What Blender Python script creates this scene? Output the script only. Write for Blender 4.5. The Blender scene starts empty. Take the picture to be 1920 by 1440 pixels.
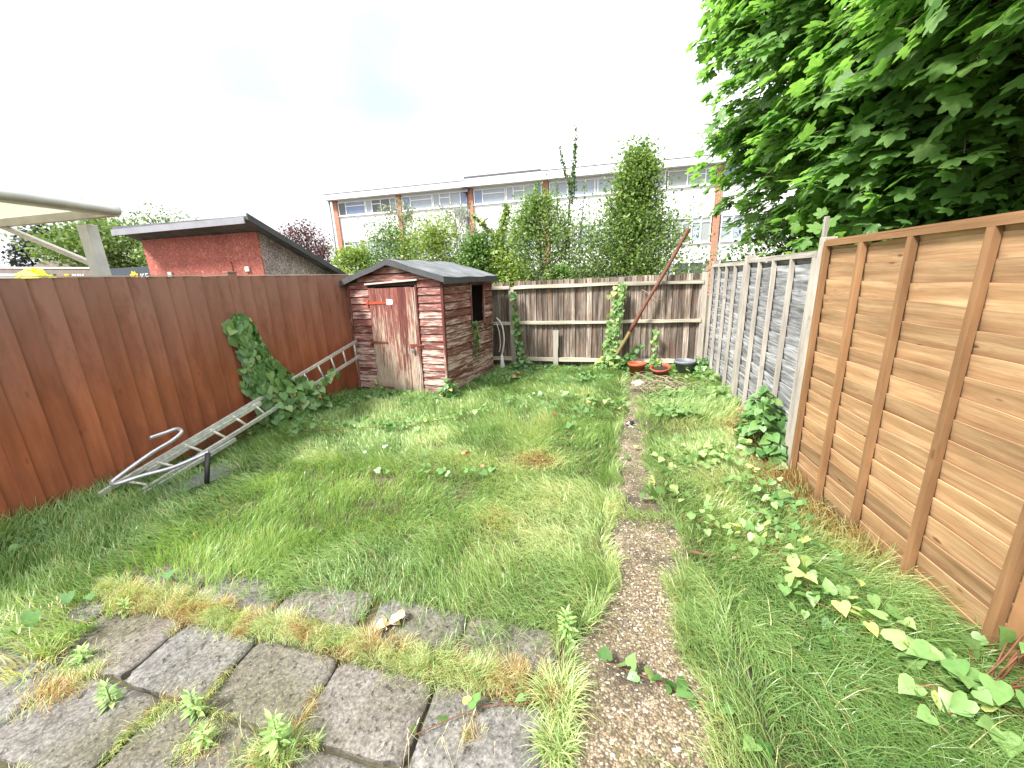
import bpy, math, random
import numpy as np
from mathutils import Matrix, Vector
random.seed(7); rng = np.random.default_rng(11)
SC = bpy.context.scene; COL = SC.collection
PI = math.pi
# ------------------------------------------------------------ camera, sky, sun
cam = bpy.data.objects.new('camera', bpy.data.cameras.new('camera')); COL.objects.link(cam)
cam.matrix_world = Matrix(((.9819, -.0094, .1891, 0), (.1843, .2610, -.9476, 0), (-.0405, .9653, .2580, 1.65), (0, 0, 0, 1)))
cam.data.sensor_width = 36; cam.data.lens = 13.875; cam.data.clip_start = .02; cam.data.clip_end = 2000
SC.camera = cam
SUN = Vector((-.62, -.52, .95)).normalized()
el = math.asin(SUN.z); az = math.atan2(SUN.x, SUN.y)
sl = bpy.data.lights.new('sun', 'SUN'); sl.energy = 2.6; sl.angle = math.radians(11); sl.color = (1, .965, .91)
so = bpy.data.objects.new('sun', sl); COL.objects.link(so); so.rotation_euler = SUN.to_track_quat('Z', 'Y').to_euler()
SC.view_settings.view_transform = 'Standard'; SC.view_settings.look = 'None'
SC.view_settings.gamma = 1; SC.view_settings.exposure = 2.05; SC.view_settings.use_curve_mapping = False
SC.cycles.max_bounces = 8; SC.cycles.transparent_max_bounces = 8; SC.cycles.use_denoising = True


class NT:                                                     # small node-graph helper
    def __init__(s, tree): s.t = tree; tree.nodes.clear()
    def n(s, typ, ins=None, **props):
        nd = s.t.nodes.new(typ)
        for k, v in props.items(): setattr(nd, k, v)
        for k, v in (ins or {}).items():
            if isinstance(v, bpy.types.NodeSocket): s.t.links.new(v, nd.inputs[k])
            else: nd.inputs[k].default_value = v
        return nd
    def m(s, op, a, b=0., c=None, clamp=False):
        i = {0: a, 1: b}
        if c is not None: i[2] = c
        return s.n('ShaderNodeMath', i, operation=op, use_clamp=clamp).outputs[0]
    def ramp(s, f, stops, interp='LINEAR'):
        r = s.n('ShaderNodeValToRGB', {0: f}); r.color_ramp.interpolation = interp
        el = r.color_ramp.elements
        while len(el) < len(stops): el.new(.5)
        for e, (p, c) in zip(el, stops):
            e.position = p; e.color = (c, c, c, 1) if isinstance(c, (int, float)) else (*c, 1)
        return r.outputs[0]
    def mix(s, f, a, b, blend='MIX'):
        def col(c): return c if isinstance(c, bpy.types.NodeSocket) else (*c, 1)
        nd = s.n('ShaderNodeMix', data_type='RGBA', blend_type=blend)
        for k, v in ((0, f), (6, col(a)), (7, col(b))):
            if isinstance(v, bpy.types.NodeSocket): s.t.links.new(v, nd.inputs[k])
            else: nd.inputs[k].default_value = v
        return nd.outputs[2]
    def noise(s, vec, scale, detail=4., rough=.55, dist=0.):
        return s.n('ShaderNodeTexNoise', {'Vector': vec, 'Scale': scale, 'Detail': detail, 'Roughness': rough, 'Distortion': dist}).outputs[0]
    def bump(s, h, st=.3, d=.01): return s.n('ShaderNodeBump', {'Height': h, 'Strength': st, 'Distance': d}).outputs[0]


w = bpy.data.worlds.new('World'); SC.world = w; w.use_nodes = True
g = NT(w.node_tree)
sky = g.n('ShaderNodeTexSky', sky_type='NISHITA', sun_disc=False, sun_elevation=el, sun_rotation=az, air_density=1.2, dust_density=2.5)
tc = g.n('ShaderNodeTexCoord').outputs['Generated']
sep = g.n('ShaderNodeSeparateXYZ', {0: tc})
up = g.m('MAXIMUM', sep.outputs[2], 0.)
val = g.m('MULTIPLY_ADD', up, 6.6, 3.3)                        # overcast: brighter towards the zenith
dn = g.n('ShaderNodeVectorMath', {0: tc, 1: (-.65, .66, .38)}, operation='DOT_PRODUCT').outputs['Value']
nz = g.noise(tc, 2.6, 5., .5)
patch = g.m('MULTIPLY', g.ramp(dn, [(.6, .1), (.86, .6), (.95, 1.)]), g.ramp(nz, [(.3, .7), (.6, 1.)]))
patch = g.m('MULTIPLY', patch, g.ramp(up, [(.1, .2), (.34, 1.)]))
ccol = g.mix(patch, (1, 1, 1), (.34, .395, .41))
vv = g.n('ShaderNodeCombineXYZ', {0: val, 1: val, 2: val}).outputs[0]
cl = g.mix(1., ccol, vv, 'MULTIPLY')
fin = g.mix(.93, sky.outputs[0], cl)
bg = g.n('ShaderNodeBackground', {0: fin, 1: .1})
g.t.links.new(bg.outputs[0], g.n('ShaderNodeOutputWorld').inputs[0])


# ------------------------------------------------------------ materials
def material(name, fn):
    m = bpy.data.materials.new(name); m.use_nodes = True; g = NT(m.node_tree)
    sh = fn(g); g.t.links.new(sh, g.n('ShaderNodeOutputMaterial').inputs[0]); return m
def bsdf(g, col, rough=.6, normal=None, metal=0., spec=.4, **kw):
    i = {'Base Color': col if isinstance(col, bpy.types.NodeSocket) else (*col, 1), 'Roughness': rough, 'Metallic': metal, 'Specular IOR Level': spec}
    if normal: i['Normal'] = normal
    i.update(kw); return g.n('ShaderNodeBsdfPrincipled', i).outputs[0]
def flat(name, c, rough=.6, metal=0., var=.25, scale=12., spec=.4):
    def f(g):
        o = g.n('ShaderNodeTexCoord').outputs['Object']
        n = g.noise(o, scale, 6., .65)
        k = g.ramp(n, [(.25, 1 - var), (.75, 1 + var * .4)])
        return bsdf(g, g.mix(1., c, k, 'MULTIPLY'), rough, g.bump(n, .25, .004), metal, spec)
    return material(name, f)
def wood(name, stops, ga=26., gl=1.6, var=.3, knot=.5, knotc=(.07, .03, .015), rough=.75, bare=None, lo=.5, soft=.06, botwear=0., top=None, bump=.5, stain=.3, blotch=None):
    """uv.x across the grain and uv.y along it, in metres; rnd differs per board"""
    def f(g):
        uv = g.n('ShaderNodeSeparateXYZ', {0: g.n('ShaderNodeUVMap').outputs[0]})
        r = g.n('ShaderNodeAttribute', attribute_name='rnd').outputs['Fac']
        ro = g.m('MULTIPLY', r, 57.3)
        def vec(a, b, k=1.):
            return g.n('ShaderNodeCombineXYZ', {0: g.m('MULTIPLY', uv.outputs[0], a), 1: g.m('MULTIPLY', uv.outputs[1], b), 2: g.m('MULTIPLY', ro, k)}).outputs[0]
        kv = g.n('ShaderNodeTexVoronoi', {'Vector': vec(9., 3.2, 3.1), 'Scale': 1., 'Randomness': 1.}).outputs['Distance']
        kd = g.m('SUBTRACT', 1., g.m('DIVIDE', kv, .35), clamp=True)
        grain = g.n('ShaderNodeTexNoise', {'Vector': vec(ga, gl), 'Scale': 1., 'Detail': 7., 'Roughness': .62, 'Distortion': g.m('MULTIPLY', kd, 1.5 * knot)}).outputs[0]
        fine = g.noise(vec(ga * 6, gl * 4, 1.7), 1., 3., .6)
        c = g.ramp(g.m('ADD', g.m('MULTIPLY', grain, .78), g.m('MULTIPLY', fine, .22)), stops)
        if knot:
            kc = g.ramp(kv, [(.0, 1.), (.07, .85), (.1, 0.)])
            c = g.mix(g.m('MULTIPLY', kc, knot), c, knotc)
        sn = g.noise(vec(3., .9, 2.3), 1., 5., .6)
        c = g.mix(1., c, g.ramp(sn, [(.3, 1 - stain), (.7, 1 + stain * .4)]), 'MULTIPLY')
        c = g.mix(1., c, g.ramp(r, [(0., 1 - var), (.5, 1.), (1., 1 + var * .5)]), 'MULTIPLY')
        z = g.n('ShaderNodeSeparateXYZ', {0: g.n('ShaderNodeNewGeometry').outputs['Position']}).outputs[2]
        if top: c = g.mix(g.ramp(g.m('ADD', g.m('DIVIDE', z, 2.), g.m('MULTIPLY', g.m('SUBTRACT', sn, .5), .5)), [(top[1], 0.), (top[2], 1.)]), c, g.mix(.6, c, top[0]))
        if blotch:
            b = g.noise(vec(7., 2.2, 5.), 1., 4., .7)
            c = g.mix(g.ramp(b, [(.52, 0.), (.68, blotch[1])]), c, blotch[0])
        h = grain
        if bare:
            bn = g.noise(vec(ga * 1.1, gl * 1.1, .77), 1., 6., .72)
            th = bn
            if botwear: th = g.m('ADD', bn, g.m('MULTIPLY', g.m('SUBTRACT', 1., z), botwear))
            th = g.m('ADD', th, g.m('MULTIPLY', g.m('SUBTRACT', r, .5), .12))
            mk = g.ramp(th, [(lo - soft, 0.), (lo + soft, 1.)])
            wc = g.ramp(fine, [(.3, tuple(x * .45 for x in bare)), (.7, bare)])
            c = g.mix(mk, c, wc); h = g.m('SUBTRACT', grain, g.m('MULTIPLY', mk, .25))
        dirt = g.ramp(g.m('ADD', z, g.m('MULTIPLY', g.m('SUBTRACT', sn, .5), .3)), [(.01, .7), (.2, 0.)])
        c = g.mix(dirt, c, (.06, .055, .03))
        return bsdf(g, c, rough, g.bump(h, bump, .004), 0., .25)
    return material(name, f)
def leafmat(name, stops, trans=.35, rough=.45, spec=.35):
    def f(g):
        r = g.n('ShaderNodeAttribute', attribute_name='rnd').outputs['Fac']
        o = g.n('ShaderNodeTexCoord').outputs['Object']
        n = g.noise(o, 40., 3.)
        c = g.mix(1., g.ramp(r, stops), g.ramp(n, [(.3, .85), (.7, 1.12)]), 'MULTIPLY')
        a = bsdf(g, c, rough, None, 0., spec)
        t = g.n('ShaderNodeBsdfTranslucent', {0: g.mix(1., c, (1.25, 1.35, .7), 'MULTIPLY')}).outputs[0]
        return g.n('ShaderNodeMixShader', {0: trans, 1: a, 2: t}).outputs[0]
    return material(name, f)

M = {}
M['red_fence'] = wood('red_stained_boards', [(.3, (.19, .058, .028)), (.5, (.27, .085, .04)), (.72, (.35, .12, .058))], 9., .7, .12, .5, (.11, .03, .017), .55, top=((.25, .16, .14), .4, .85), stain=.3, blotch=((.15, .045, .024), .45), bump=.25)
M['orange'] = wood('new_golden_softwood', [(.3, (.26, .145, .07)), (.48, (.4, .24, .125)), (.6, (.52, .335, .185)), (.78, (.68, .49, .29))], 24., 1.3, .24, .85, (.1, .045, .02), .6, stain=.38, bump=.5)
M['orange_dark'] = wood('golden_batten_wood', [(.3, (.17, .085, .038)), (.6, (.3, .165, .08)), (.8, (.42, .25, .13))], 20., 1.2, .2, .6, (.12, .05, .02), .6)
M['grey_lap'] = wood('silvered_lap_boards', [(.32, (.1, .1, .105)), (.46, (.25, .25, .26)), (.58, (.48, .48, .49)), (.74, (.74, .74, .73))], 30., 2.2, .3, .7, (.1, .1, .1), .85, stain=.4, bump=.9, top=None)
M['grey_post'] = wood('weathered_grey_timber', [(.3, (.2, .18, .155)), (.55, (.38, .345, .3)), (.75, (.54, .5, .43))], 30., 1.8, .2, .4, (.1, .085, .07), .85, bump=.7)
M['back_board'] = wood('dark_weathered_featheredge', [(.32, (.04, .029, .022)), (.44, (.12, .09, .07)), (.56, (.26, .21, .175)), (.7, (.55, .49, .43))], 30., 1.5, .45, .5, (.3, .27, .24), .85, stain=.4, bump=.8, blotch=((.16, .07, .035), .5))
M['rail'] = wood('bleached_rail_timber', [(.28, (.22, .19, .13)), (.5, (.5, .46, .37)), (.7, (.72, .68, .58))], 36., 1.4, .15, .3, (.2, .17, .12), .85, bump=.8, stain=.35)
M['shed_board'] = wood('flaking_red_shiplap', [(.3, (.09, .026, .022)), (.5, (.2, .068, .056)), (.72, (.34, .16, .135))], 30., 3.2, .3, .3, (.05, .02, .015), .7, bare=(.66, .52, .45), lo=.555, soft=.075, botwear=.075, stain=.35, bump=.9)
M['shed_door'] = wood('flaking_red_door_boards', [(.3, (.1, .028, .023)), (.5, (.2, .062, .05)), (.72, (.3, .125, .1))], 30., 2.4, .25, .35, (.06, .02, .015), .7, bare=(.5, .4, .31), lo=.55, soft=.07, botwear=.16, stain=.3, bump=.8)
M['shed_trim'] = wood('worn_red_trim', [(.3, (.1, .025, .02)), (.6, (.2, .06, .05)), (.8, (.3, .12, .09))], 30., 1.6, .2, .2, (.06, .02, .015), .7, bare=(.56, .48, .4), lo=.56, soft=.05, botwear=.08, bump=.7)
M['pale_strip'] = wood('bleached_drip_strip', [(.3, (.35, .25, .2)), (.6, (.62, .52, .45)), (.8, (.75, .68, .6))], 40., 1.5, .1, 0., rough=.85)
M['inside'] = flat('dark_shed_interior', (.05, .035, .03), .9)
def felt(g):
    o = g.n('ShaderNodeTexCoord').outputs['Object']
    n = g.noise(o, 160., 3., .7); n2 = g.noise(o, 3., 5., .6)
    c = g.mix(g.ramp(n2, [(.35, 0.), (.7, 1.)]), (.075, .08, .088), (.17, .18, .19))
    c = g.mix(1., c, g.ramp(n, [(.3, .7), (.7, 1.2)]), 'MULTIPLY')
    return bsdf(g, c, .8, g.bump(g.m('ADD', n, g.m('MULTIPLY', n2, 3.)), .5, .006))
M['felt'] = material('grey_roofing_felt', felt)
M['felt_edge'] = flat('dark_felt_edge', (.065, .068, .072), .75, 0, .4, 9.)
M['orange_paint'] = flat('rusty_orange_hinge', (.42, .07, .03), .6, 0, .4, 30.)
M['rust_hinge'] = flat('brown_rusted_hinge', (.2, .05, .03), .8, 0, .5, 40.)
M['steel'] = flat('dull_steel', (.45, .43, .4), .4, .8, .3, 40.)
M['white_paper'] = flat('white_paper', (.8, .78, .74), .8, 0, .1)
M['alu'] = flat('weathered_aluminium', (.66, .67, .66), .38, .55, .45, 25.)
M['alu_rung'] = flat('dull_ladder_rung', (.55, .53, .47), .5, .3, .35, 25.)
M['chrome'] = flat('grey_tube_metal', (.5, .51, .56), .3, .6, .3, 18.)
M['black_rubber'] = flat('black_painted_metal', (.012, .012, .013), .5, 0, .3)
M['slate'] = flat('grey_plastic_sheet', (.16, .165, .18), .35, 0, .5, 7.)
M['rust'] = flat('rusted_iron_pole', (.15, .055, .035), .8, 0, .55, 22.)
M['mossrust'] = flat('mossy_pole_end', (.17, .13, .05), .85, 0, .45, 26.)
M['terracotta'] = flat('terracotta_plastic', (.36, .085, .04), .55, 0, .2, 20.)
M['greypot'] = flat('grey_plastic_pot', (.17, .18, .2), .45, 0, .15, 20.)
M['soil'] = flat('dark_potting_soil', (.03, .02, .014), .95, 0, .6, 60.)
M['stone'] = flat('pale_stone', (.62, .58, .5), .85, 0, .35, 30.)
M['twig'] = flat('dry_grey_twigs', (.3, .235, .17), .85, 0, .4, 30.)
M['stem'] = flat('reddish_vine_stem', (.16, .06, .03), .7, 0, .3, 30.)
M['green_stem'] = flat('green_stem', (.12, .19, .05), .6, 0, .3, 30.)
M['bark'] = flat('grey_brown_bark', (.13, .1, .075), .9, 0, .5, 14.)
M['white_hose'] = flat('off_white_hose', (.62, .6, .57), .6, 0, .25, 30.)
M['brown_leaf'] = leafmat('dead_leaf', [(0, (.16, .05, .025)), (.5, (.3, .13, .06)), (1, (.5, .34, .2))], .2)
M['litter'] = leafmat('pale_litter', [(0, (.55, .42, .22)), (.5, (.7, .6, .42)), (.7, (.6, .35, .25)), (1, (.25, .08, .04))], .15, .7)
M['petal'] = leafmat('white_petals', [(0, (.8, .8, .82)), (1, (.85, .85, .85))], .3)
M['pink'] = flat('pink_scrap', (.6, .03, .1), .5)
M['grass'] = leafmat('grass_blades', [(0, (.1, .2, .05)), (.22, (.18, .3, .085)), (.45, (.29, .41, .15)), (.66, (.46, .54, .25)), (.82, (.6, .55, .3)), (.92, (.5, .36, .16)), (1, (.3, .14, .055))], .4, .34, .7)
M['bind'] = leafmat('bindweed_leaves', [(0, (.055, .14, .035)), (.5, (.11, .23, .065)), (.9, (.19, .31, .1)), (.985, (.27, .36, .12)), (1, (.5, .4, .1))], .3, .4, .55)
M['bindpale'] = leafmat('pale_bindweed_leaves', [(0, (.13, .26, .07)), (.5, (.21, .34, .12)), (.85, (.32, .44, .17)), (1, (.48, .5, .16))], .35, .45, .4)
M['cover'] = leafmat('ground_cover_leaves', [(0, (.075, .16, .04)), (.5, (.17, .28, .085)), (.85, (.3, .4, .15)), (1, (.42, .42, .16))], .32, .45, .4)
M['weed'] = leafmat('fleabane_leaves', [(0, (.2, .34, .11)), (.6, (.32, .47, .17)), (1, (.45, .56, .24))], .35, .5)
M['syc'] = leafmat('sycamore_leaves', [(0, (.08, .185, .05)), (.35, (.15, .29, .08)), (.75, (.24, .41, .12)), (.97, (.32, .5, .14)), (1, (.45, .38, .1))], .54, .42, .5)
M['pear'] = leafmat('pear_leaves', [(0, (.07, .13, .035)), (.4, (.14, .22, .065)), (.8, (.23, .32, .1)), (1, (.38, .44, .16))], .4, .45)
M['pearyellow'] = leafmat('yellow_green_shrub_leaves', [(0, (.1, .17, .035)), (.5, (.2, .29, .06)), (1, (.38, .42, .1))], .35, .45)
M['ivy'] = leafmat('hedge_leaves', [(0, (.04, .1, .025)), (.5, (.09, .18, .04)), (1, (.22, .3, .08))], .3, .45)
M['budd'] = leafmat('greyish_buddleia_leaves', [(0, (.13, .16, .1)), (.5, (.23, .26, .17)), (1, (.3, .27, .3))], .3, .5)
M['conifer'] = leafmat('dark_conifer_foliage', [(0, (.018, .022, .028)), (1, (.05, .055, .055))], .15, .6)
M['plum'] = leafmat('purple_plum_leaves', [(0, (.06, .025, .035)), (1, (.17, .08, .1))], .25, .5)
M['fargreen'] = leafmat('far_tree_leaves', [(0, (.07, .12, .035)), (.6, (.14, .21, .06)), (1, (.26, .33, .11))], .3, .5)
def brick(g):
    o = g.n('ShaderNodeTexCoord').outputs['Object']; s = g.n('ShaderNodeSeparateXYZ', {0: o})
    v = g.n('ShaderNodeCombineXYZ', {0: g.m('ADD', s.outputs[0], s.outputs[1]), 1: s.outputs[2]}).outputs[0]
    b = g.n('ShaderNodeTexBrick', {'Vector': v, 'Color1': (.42, .13, .06, 1), 'Color2': (.3, .09, .045, 1), 'Mortar': (.4, .33, .27, 1), 'Scale': 1., 'Mortar Size': .009, 'Brick Width': .225, 'Row Height': .075})
    return bsdf(g, b.outputs[0], .85)
M['brick'] = material('orange_red_brick', brick)
M['panel'] = flat('white_cladding', (.66, .66, .68), .5, 0, .06, 1.5)
M['upvc'] = flat('white_window_frame', (.82, .82, .82), .4, 0, .04)
M['fascia_dark'] = flat('dark_roof_edge', (.09, .09, .11), .7)
M['fascia_grey'] = flat('lead_grey_fascia', (.25, .25, .28), .6, 0, .25, 5.)
M['curtain'] = flat('pane_with_net_curtain', (.3, .34, .4), .12, 0, .15, 1.2, .8)
M['pane_blue'] = flat('pane_with_blue_blind', (.16, .22, .36), .12, 0, .2, 1.2, .8)
M['pane_dark'] = flat('dark_window_pane', (.06, .07, .085), .08, 0, .5, 1.5, .8)
M['blind'] = flat('pane_with_grey_blind', (.27, .3, .29), .2, 0, .1, 1.2, .6)
def osb(base, lt, sc):
    def f(g):
        o = g.n('ShaderNodeTexCoord').outputs['Object']
        v = g.n('ShaderNodeTexVoronoi', {'Vector': g.n('ShaderNodeVectorMath', {0: o, 1: g.n('ShaderNodeTexNoise', {'Vector': o, 'Scale': 9.}).outputs['Color']}, operation='ADD').outputs[0], 'Scale': sc, 'Randomness': 1.})
        cc = g.n('ShaderNodeSeparateColor', {0: v.outputs['Color']}).outputs[0]
        c = g.mix(g.ramp(cc, [(.55, 0.), (.95, 1.)]), base, lt)
        n = g.noise(o, 2.2, 4.)
        return bsdf(g, g.mix(1., c, g.ramp(n, [(.3, .7), (.7, 1.1)]), 'MULTIPLY'), .75, g.bump(cc, .6, .004))
    return f
M['osb_red'] = material('red_painted_strand_board', osb((.36, .085, .06), (.55, .24, .19), 22.))
M['osb_grey'] = material('weathered_strand_board', osb((.2, .15, .14), (.7, .64, .62), 26.))
M['cream'] = flat('cream_painted_wood', (.62, .62, .55), .55, 0, .3, 6.)
M['alu_beam'] = flat('pale_aluminium_beam', (.6, .63, .62), .45, .1, .25, 4.)
def sheet(g):
    a = g.n('ShaderNodeBsdfDiffuse', {0: (.8, .79, .73, 1)}).outputs[0]; t = g.n('ShaderNodeBsdfTranslucent', {0: (.8, .78, .7, 1)}).outputs[0]
    return g.n('ShaderNodeMixShader', {0: .5, 1: a, 2: t}).outputs[0]
M['sheet'] = material('milky_roof_sheet', sheet)
M['signgrey'] = flat('dark_grey_sign', (.05, .065, .08), .5)
M['signbrown'] = flat('grey_brown_board', (.2, .16, .14), .7)
M['yellow'] = flat('yellow_emblem', (.8, .5, .03), .5, 0, .05)
M['whitetext'] = flat('white_lettering', (.75, .76, .78), .5, 0, .05)
M['neon'] = flat('fluorescent_yellow_fabric', (.7, .85, .02), .6, 0, .15, 18.)


# ------------------------------------------------------------ mesh building
def V(*a): return np.array(a, float)
class MB:
    def __init__(s): s.v = []; s.f = []; s.uv = []; s.r = []; s.sm = []
    def face(s, idx, uvs, r, smooth=False): s.f.append(idx); s.uv += uvs; s.r.append(r); s.sm.append(smooth)
    def box(s, o, ax, ay, az, grain=2, rnd=None):
        """o = corner, three edge vectors; grain = index of the edge the grain follows"""
        o, A = V(*o), [V(*ax), V(*ay), V(*az)]
        if np.dot(np.cross(A[0], A[1]), A[2]) < 0: o = o + A[0]; A[0] = -A[0]
        L = [np.linalg.norm(a) for a in A]; r = random.random() if rnd is None else rnd; off = random.random() * 5
        b = len(s.v)
        for k in range(8): s.v.append(o + A[0] * (k & 1) + A[1] * (k >> 1 & 1) + A[2] * (k >> 2 & 1))
        for q in ((0, 2, 3, 1), (4, 5, 7, 6), (0, 1, 5, 4), (2, 6, 7, 3), (0, 4, 6, 2), (1, 3, 7, 5)):
            uvs = []
            for k in q:
                t = [(k & 1) * L[0], (k >> 1 & 1) * L[1], (k >> 2 & 1) * L[2]]
                uvs.append((sum(t[i] for i in range(3) if i != grain) + off, t[grain]))
            s.face([b + k for k in q], uvs, r)
    def bb(s, x0, x1, y0, y1, z0, z1, grain=2, rnd=None): s.box((x0, y0, z0), (x1 - x0, 0, 0), (0, y1 - y0, 0), (0, 0, z1 - z0), grain, rnd)
    def plank(s, P0, P1, W, T, n=8, top=0., bow=0., rnd=None, bot=0.):
        """board from P0 to P1 (grain), width W (vector), thickness T (vector); waney far edge, slight bow"""
        P0, P1, W, T = map(lambda a: V(*a), (P0, P1, W, T)); r = random.random() if rnd is None else rnd
        off = random.random() * 9; L = np.linalg.norm(P1 - P0); wl = np.linalg.norm(W); b = len(s.v); ph = random.random() * 9; fr = random.uniform(2, 4)
        for i in range(n + 1):
            t = i / n; c = P0 + (P1 - P0) * t
            k = 1 + top / wl * (math.sin(ph + t * fr * 2) + .6 * math.sin(ph * 2 + t * fr * 5.3)); kb = bot / wl * math.sin(ph * 3 + t * fr * 3)
            bo = T / np.linalg.norm(T) * bow * math.sin(ph + t * 3)
            for q in (c + W * kb + bo, c + W * k + bo, c + W * k + T + bo, c + W * kb + T + bo): s.v.append(q)
        us = (0, wl, wl + .01, 2 * wl + .01, 2 * wl + .02)
        for i in range(n):
            for k in range(4):
                a = b + 4 * i + k; a2 = b + 4 * i + (k + 1) % 4
                s.face([a, a2, a2 + 4, a + 4], [(us[k] + off, L * i / n), (us[k + 1] + off, L * i / n), (us[k + 1] + off, L * (i + 1) / n), (us[k] + off, L * (i + 1) / n)], r)
        s.face([b, b + 3, b + 2, b + 1], [(off, 0)] * 4, r); e = b + 4 * n
        s.face([e, e + 1, e + 2, e + 3], [(off, L)] * 4, r)
    def tube(s, pts, rad, n=8, rnd=None, caps=True):
        pts = [V(*p) for p in pts]; r = random.random() if rnd is None else rnd; b = len(s.v)
        rad = rad if hasattr(rad, '__len__') else [rad] * len(pts); u = None; L = 0
        for i, p in enumerate(pts):
            d = pts[min(i + 1, len(pts) - 1)] - pts[max(i - 1, 0)]; d /= np.linalg.norm(d) + 1e-9
            if u is None: u = np.cross(d, V(.3, .2, 1) if abs(d[2]) < .9 else V(1, .1, 0))
            u = u - d * u.dot(d); u /= np.linalg.norm(u) + 1e-9; w_ = np.cross(d, u)
            for k in range(n): a = 2 * PI * k / n; s.v.append(p + (u * math.cos(a) + w_ * math.sin(a)) * rad[i])
        for i in range(len(pts) - 1):
            for k in range(n):
                k2 = (k + 1) % n; a = b + i * n
                s.face([a + k, a + k2, a + n + k2, a + n + k], [(k / n, i * .3), ((k + 1) / n, i * .3), ((k + 1) / n, i * .3 + .3), (k / n, i * .3 + .3)], r, True)
        if caps:
            s.face([b + n - 1 - k for k in range(n)], [(0, 0)] * n, r); e = b + (len(pts) - 1) * n
            s.face([e + k for k in range(n)], [(0, 0)] * n, r)
    def lathe(s, prof, o=(0, 0, 0), n=28, rot=None, skip=None):
        b = len(s.v); R = np.array(rot) if rot is not None else np.eye(3)
        for rr, z in prof:
            for k in range(n): a = 2 * PI * k / n; s.v.append(R @ V(rr * math.cos(a), rr * math.sin(a), z) + V(*o))
        for i in range(len(prof) - 1):
            for k in range(n):
                if skip and skip(i, k): continue
                k2 = (k + 1) % n; s.face([b + i * n + k, b + i * n + k2, b + (i + 1) * n + k2, b + (i + 1) * n + k], [(0, 0)] * 4, .5, True)
    def poly(s, pts, T, rnd=.5):
        """flat outline extruded by T, with uvs from x/z"""
        b = len(s.v); n = len(pts); T = V(*T)
        for p in pts: s.v.append(V(*p))
        for p in pts: s.v.append(V(*p) + T)
        uv = [(p[0] + p[1], p[2]) for p in pts]
        s.face([b + k for k in range(n)], uv, rnd); s.face([b + n + k for k in range(n)][::-1], uv[::-1], rnd)
        for k in range(n):
            k2 = (k + 1) % n; s.face([b + k, b + n + k, b + n + k2, b + k2], [(0, 0), (0, .05), (.1, .05), (.1, 0)], rnd)
    def build(s, name, mat, parent=None, origin=None, bevel=0.):
        me = bpy.data.meshes.new(name); v = np.array(s.v)
        if origin is not None: v = v - V(*origin)
        elif parent is not None and parent.get('wc'): v = v - np.array(parent.location)
        me.from_pydata(v.tolist(), [], s.f)
        uv = me.uv_layers.new(name='UVMap'); uv.data.foreach_set('uv', np.array(s.uv, float).ravel())
        a = me.attributes.new('rnd', 'FLOAT', 'FACE'); a.data.foreach_set('value', np.array(s.r, float))
        me.polygons.foreach_set('use_smooth', s.sm); me.materials.append(mat); me.update()
        o = bpy.data.objects.new(name, me); COL.objects.link(o)
        if origin is not None: o.location = origin
        if parent is not None: o.parent = parent
        if bevel:
            md = o.modifiers.new('bevel', 'BEVEL'); md.width = bevel; md.segments = 2; md.limit_method = 'ANGLE'
        return o
def tag(o, label=None, cat=None, group=None, kind=None):
    for k, v in (('label', label), ('category', cat), ('group', group), ('kind', kind)):
        if v: o[k] = v
    return o
def thing(name, label, cat, loc=(0, 0, 0), rz=0., group=None, wc=False):
    """Empty at the thing's base; wc: its parts are given in world coordinates"""
    o = bpy.data.objects.new(name, None); o.empty_display_size = .1; COL.objects.link(o); o.location = loc; o.rotation_euler = (0, 0, rz)
    if wc: o['wc'] = 1
    return tag(o, label, cat, group)

# leaves: many copies of one small outline, in ONE mesh
def T_heart(s=1.):
    v = [(0, .0, 0), (0, .35, -.03), (0, .7, -.05), (0, 1., -.16)]; f = []
    for sg in (-1, 1):
        b = len(v); v += [(sg * .2, -.17, .02), (sg * .46, -.08, .07), (sg * .52, .22, .09), (sg * .36, .55, .05), (sg * .14, .84, -.04)]
        q = [(0, b, b + 1), (0, b + 1, b + 2, 1), (1, b + 2, b + 3, 2), (2, b + 3, b + 4, 3)]
        f += [t if sg > 0 else t[::-1] for t in q]
    return np.array(v) * s, f
def T_maple():
    pts = [(-72, .24), (-40, .5), (-14, .7), (4, .64), (16, .56), (28, .8), (42, .98), (53, .84), (65, .64), (75, .84), (90, 1.08)]
    pts += [(180 - a, r) for a, r in pts[-2::-1]]
    v = [(0, .04, .0)]
    for a, r in pts:
        a = math.radians(a); v.append((r * math.cos(a), .04 + r * math.sin(a), -.22 * r * r + .06 * abs(math.cos(a * 2.3))))
    return np.array(v) - np.array([0, 0, 0]), [(0, i, i + 1) for i in range(1, len(v) - 1)] + [(0, len(v) - 1, 1)]
def T_lance(wd=.16):
    return np.array([(0, 0, 0), (wd, .35, .04), (wd * .9, .6, 0), (0, 1, -.16), (-wd * .9, .6, 0), (-wd, .35, .04), (0, .45, -.03)]), [(0, 1, 6), (1, 2, 6), (2, 3, 6), (3, 4, 6), (4, 5, 6), (5, 0, 6)]
def T_oval():
    return np.array([(0, 0, 0), (.3, .3, .07), (.3, .65, .04), (0, 1, -.1), (-.3, .65, .04), (-.3, .3, .07), (0, .5, -.03)]), [(0, 1, 6), (1, 2, 6), (2, 3, 6), (3, 4, 6), (4, 5, 6), (5, 0, 6)]
def T_quad():
    return np.array([(0, 0, 0), (.32, .45, .08), (0, 1, -.06), (-.32, .45, .08)]), [(0, 1, 2, 3)]
HEART, MAPLE, LANCE, OVAL, QUAD = T_heart(), T_maple(), T_lance(), T_oval(), T_quad()
def norm(a): return a / (np.linalg.norm(a, axis=-1, keepdims=True) + 1e-9)
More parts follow.
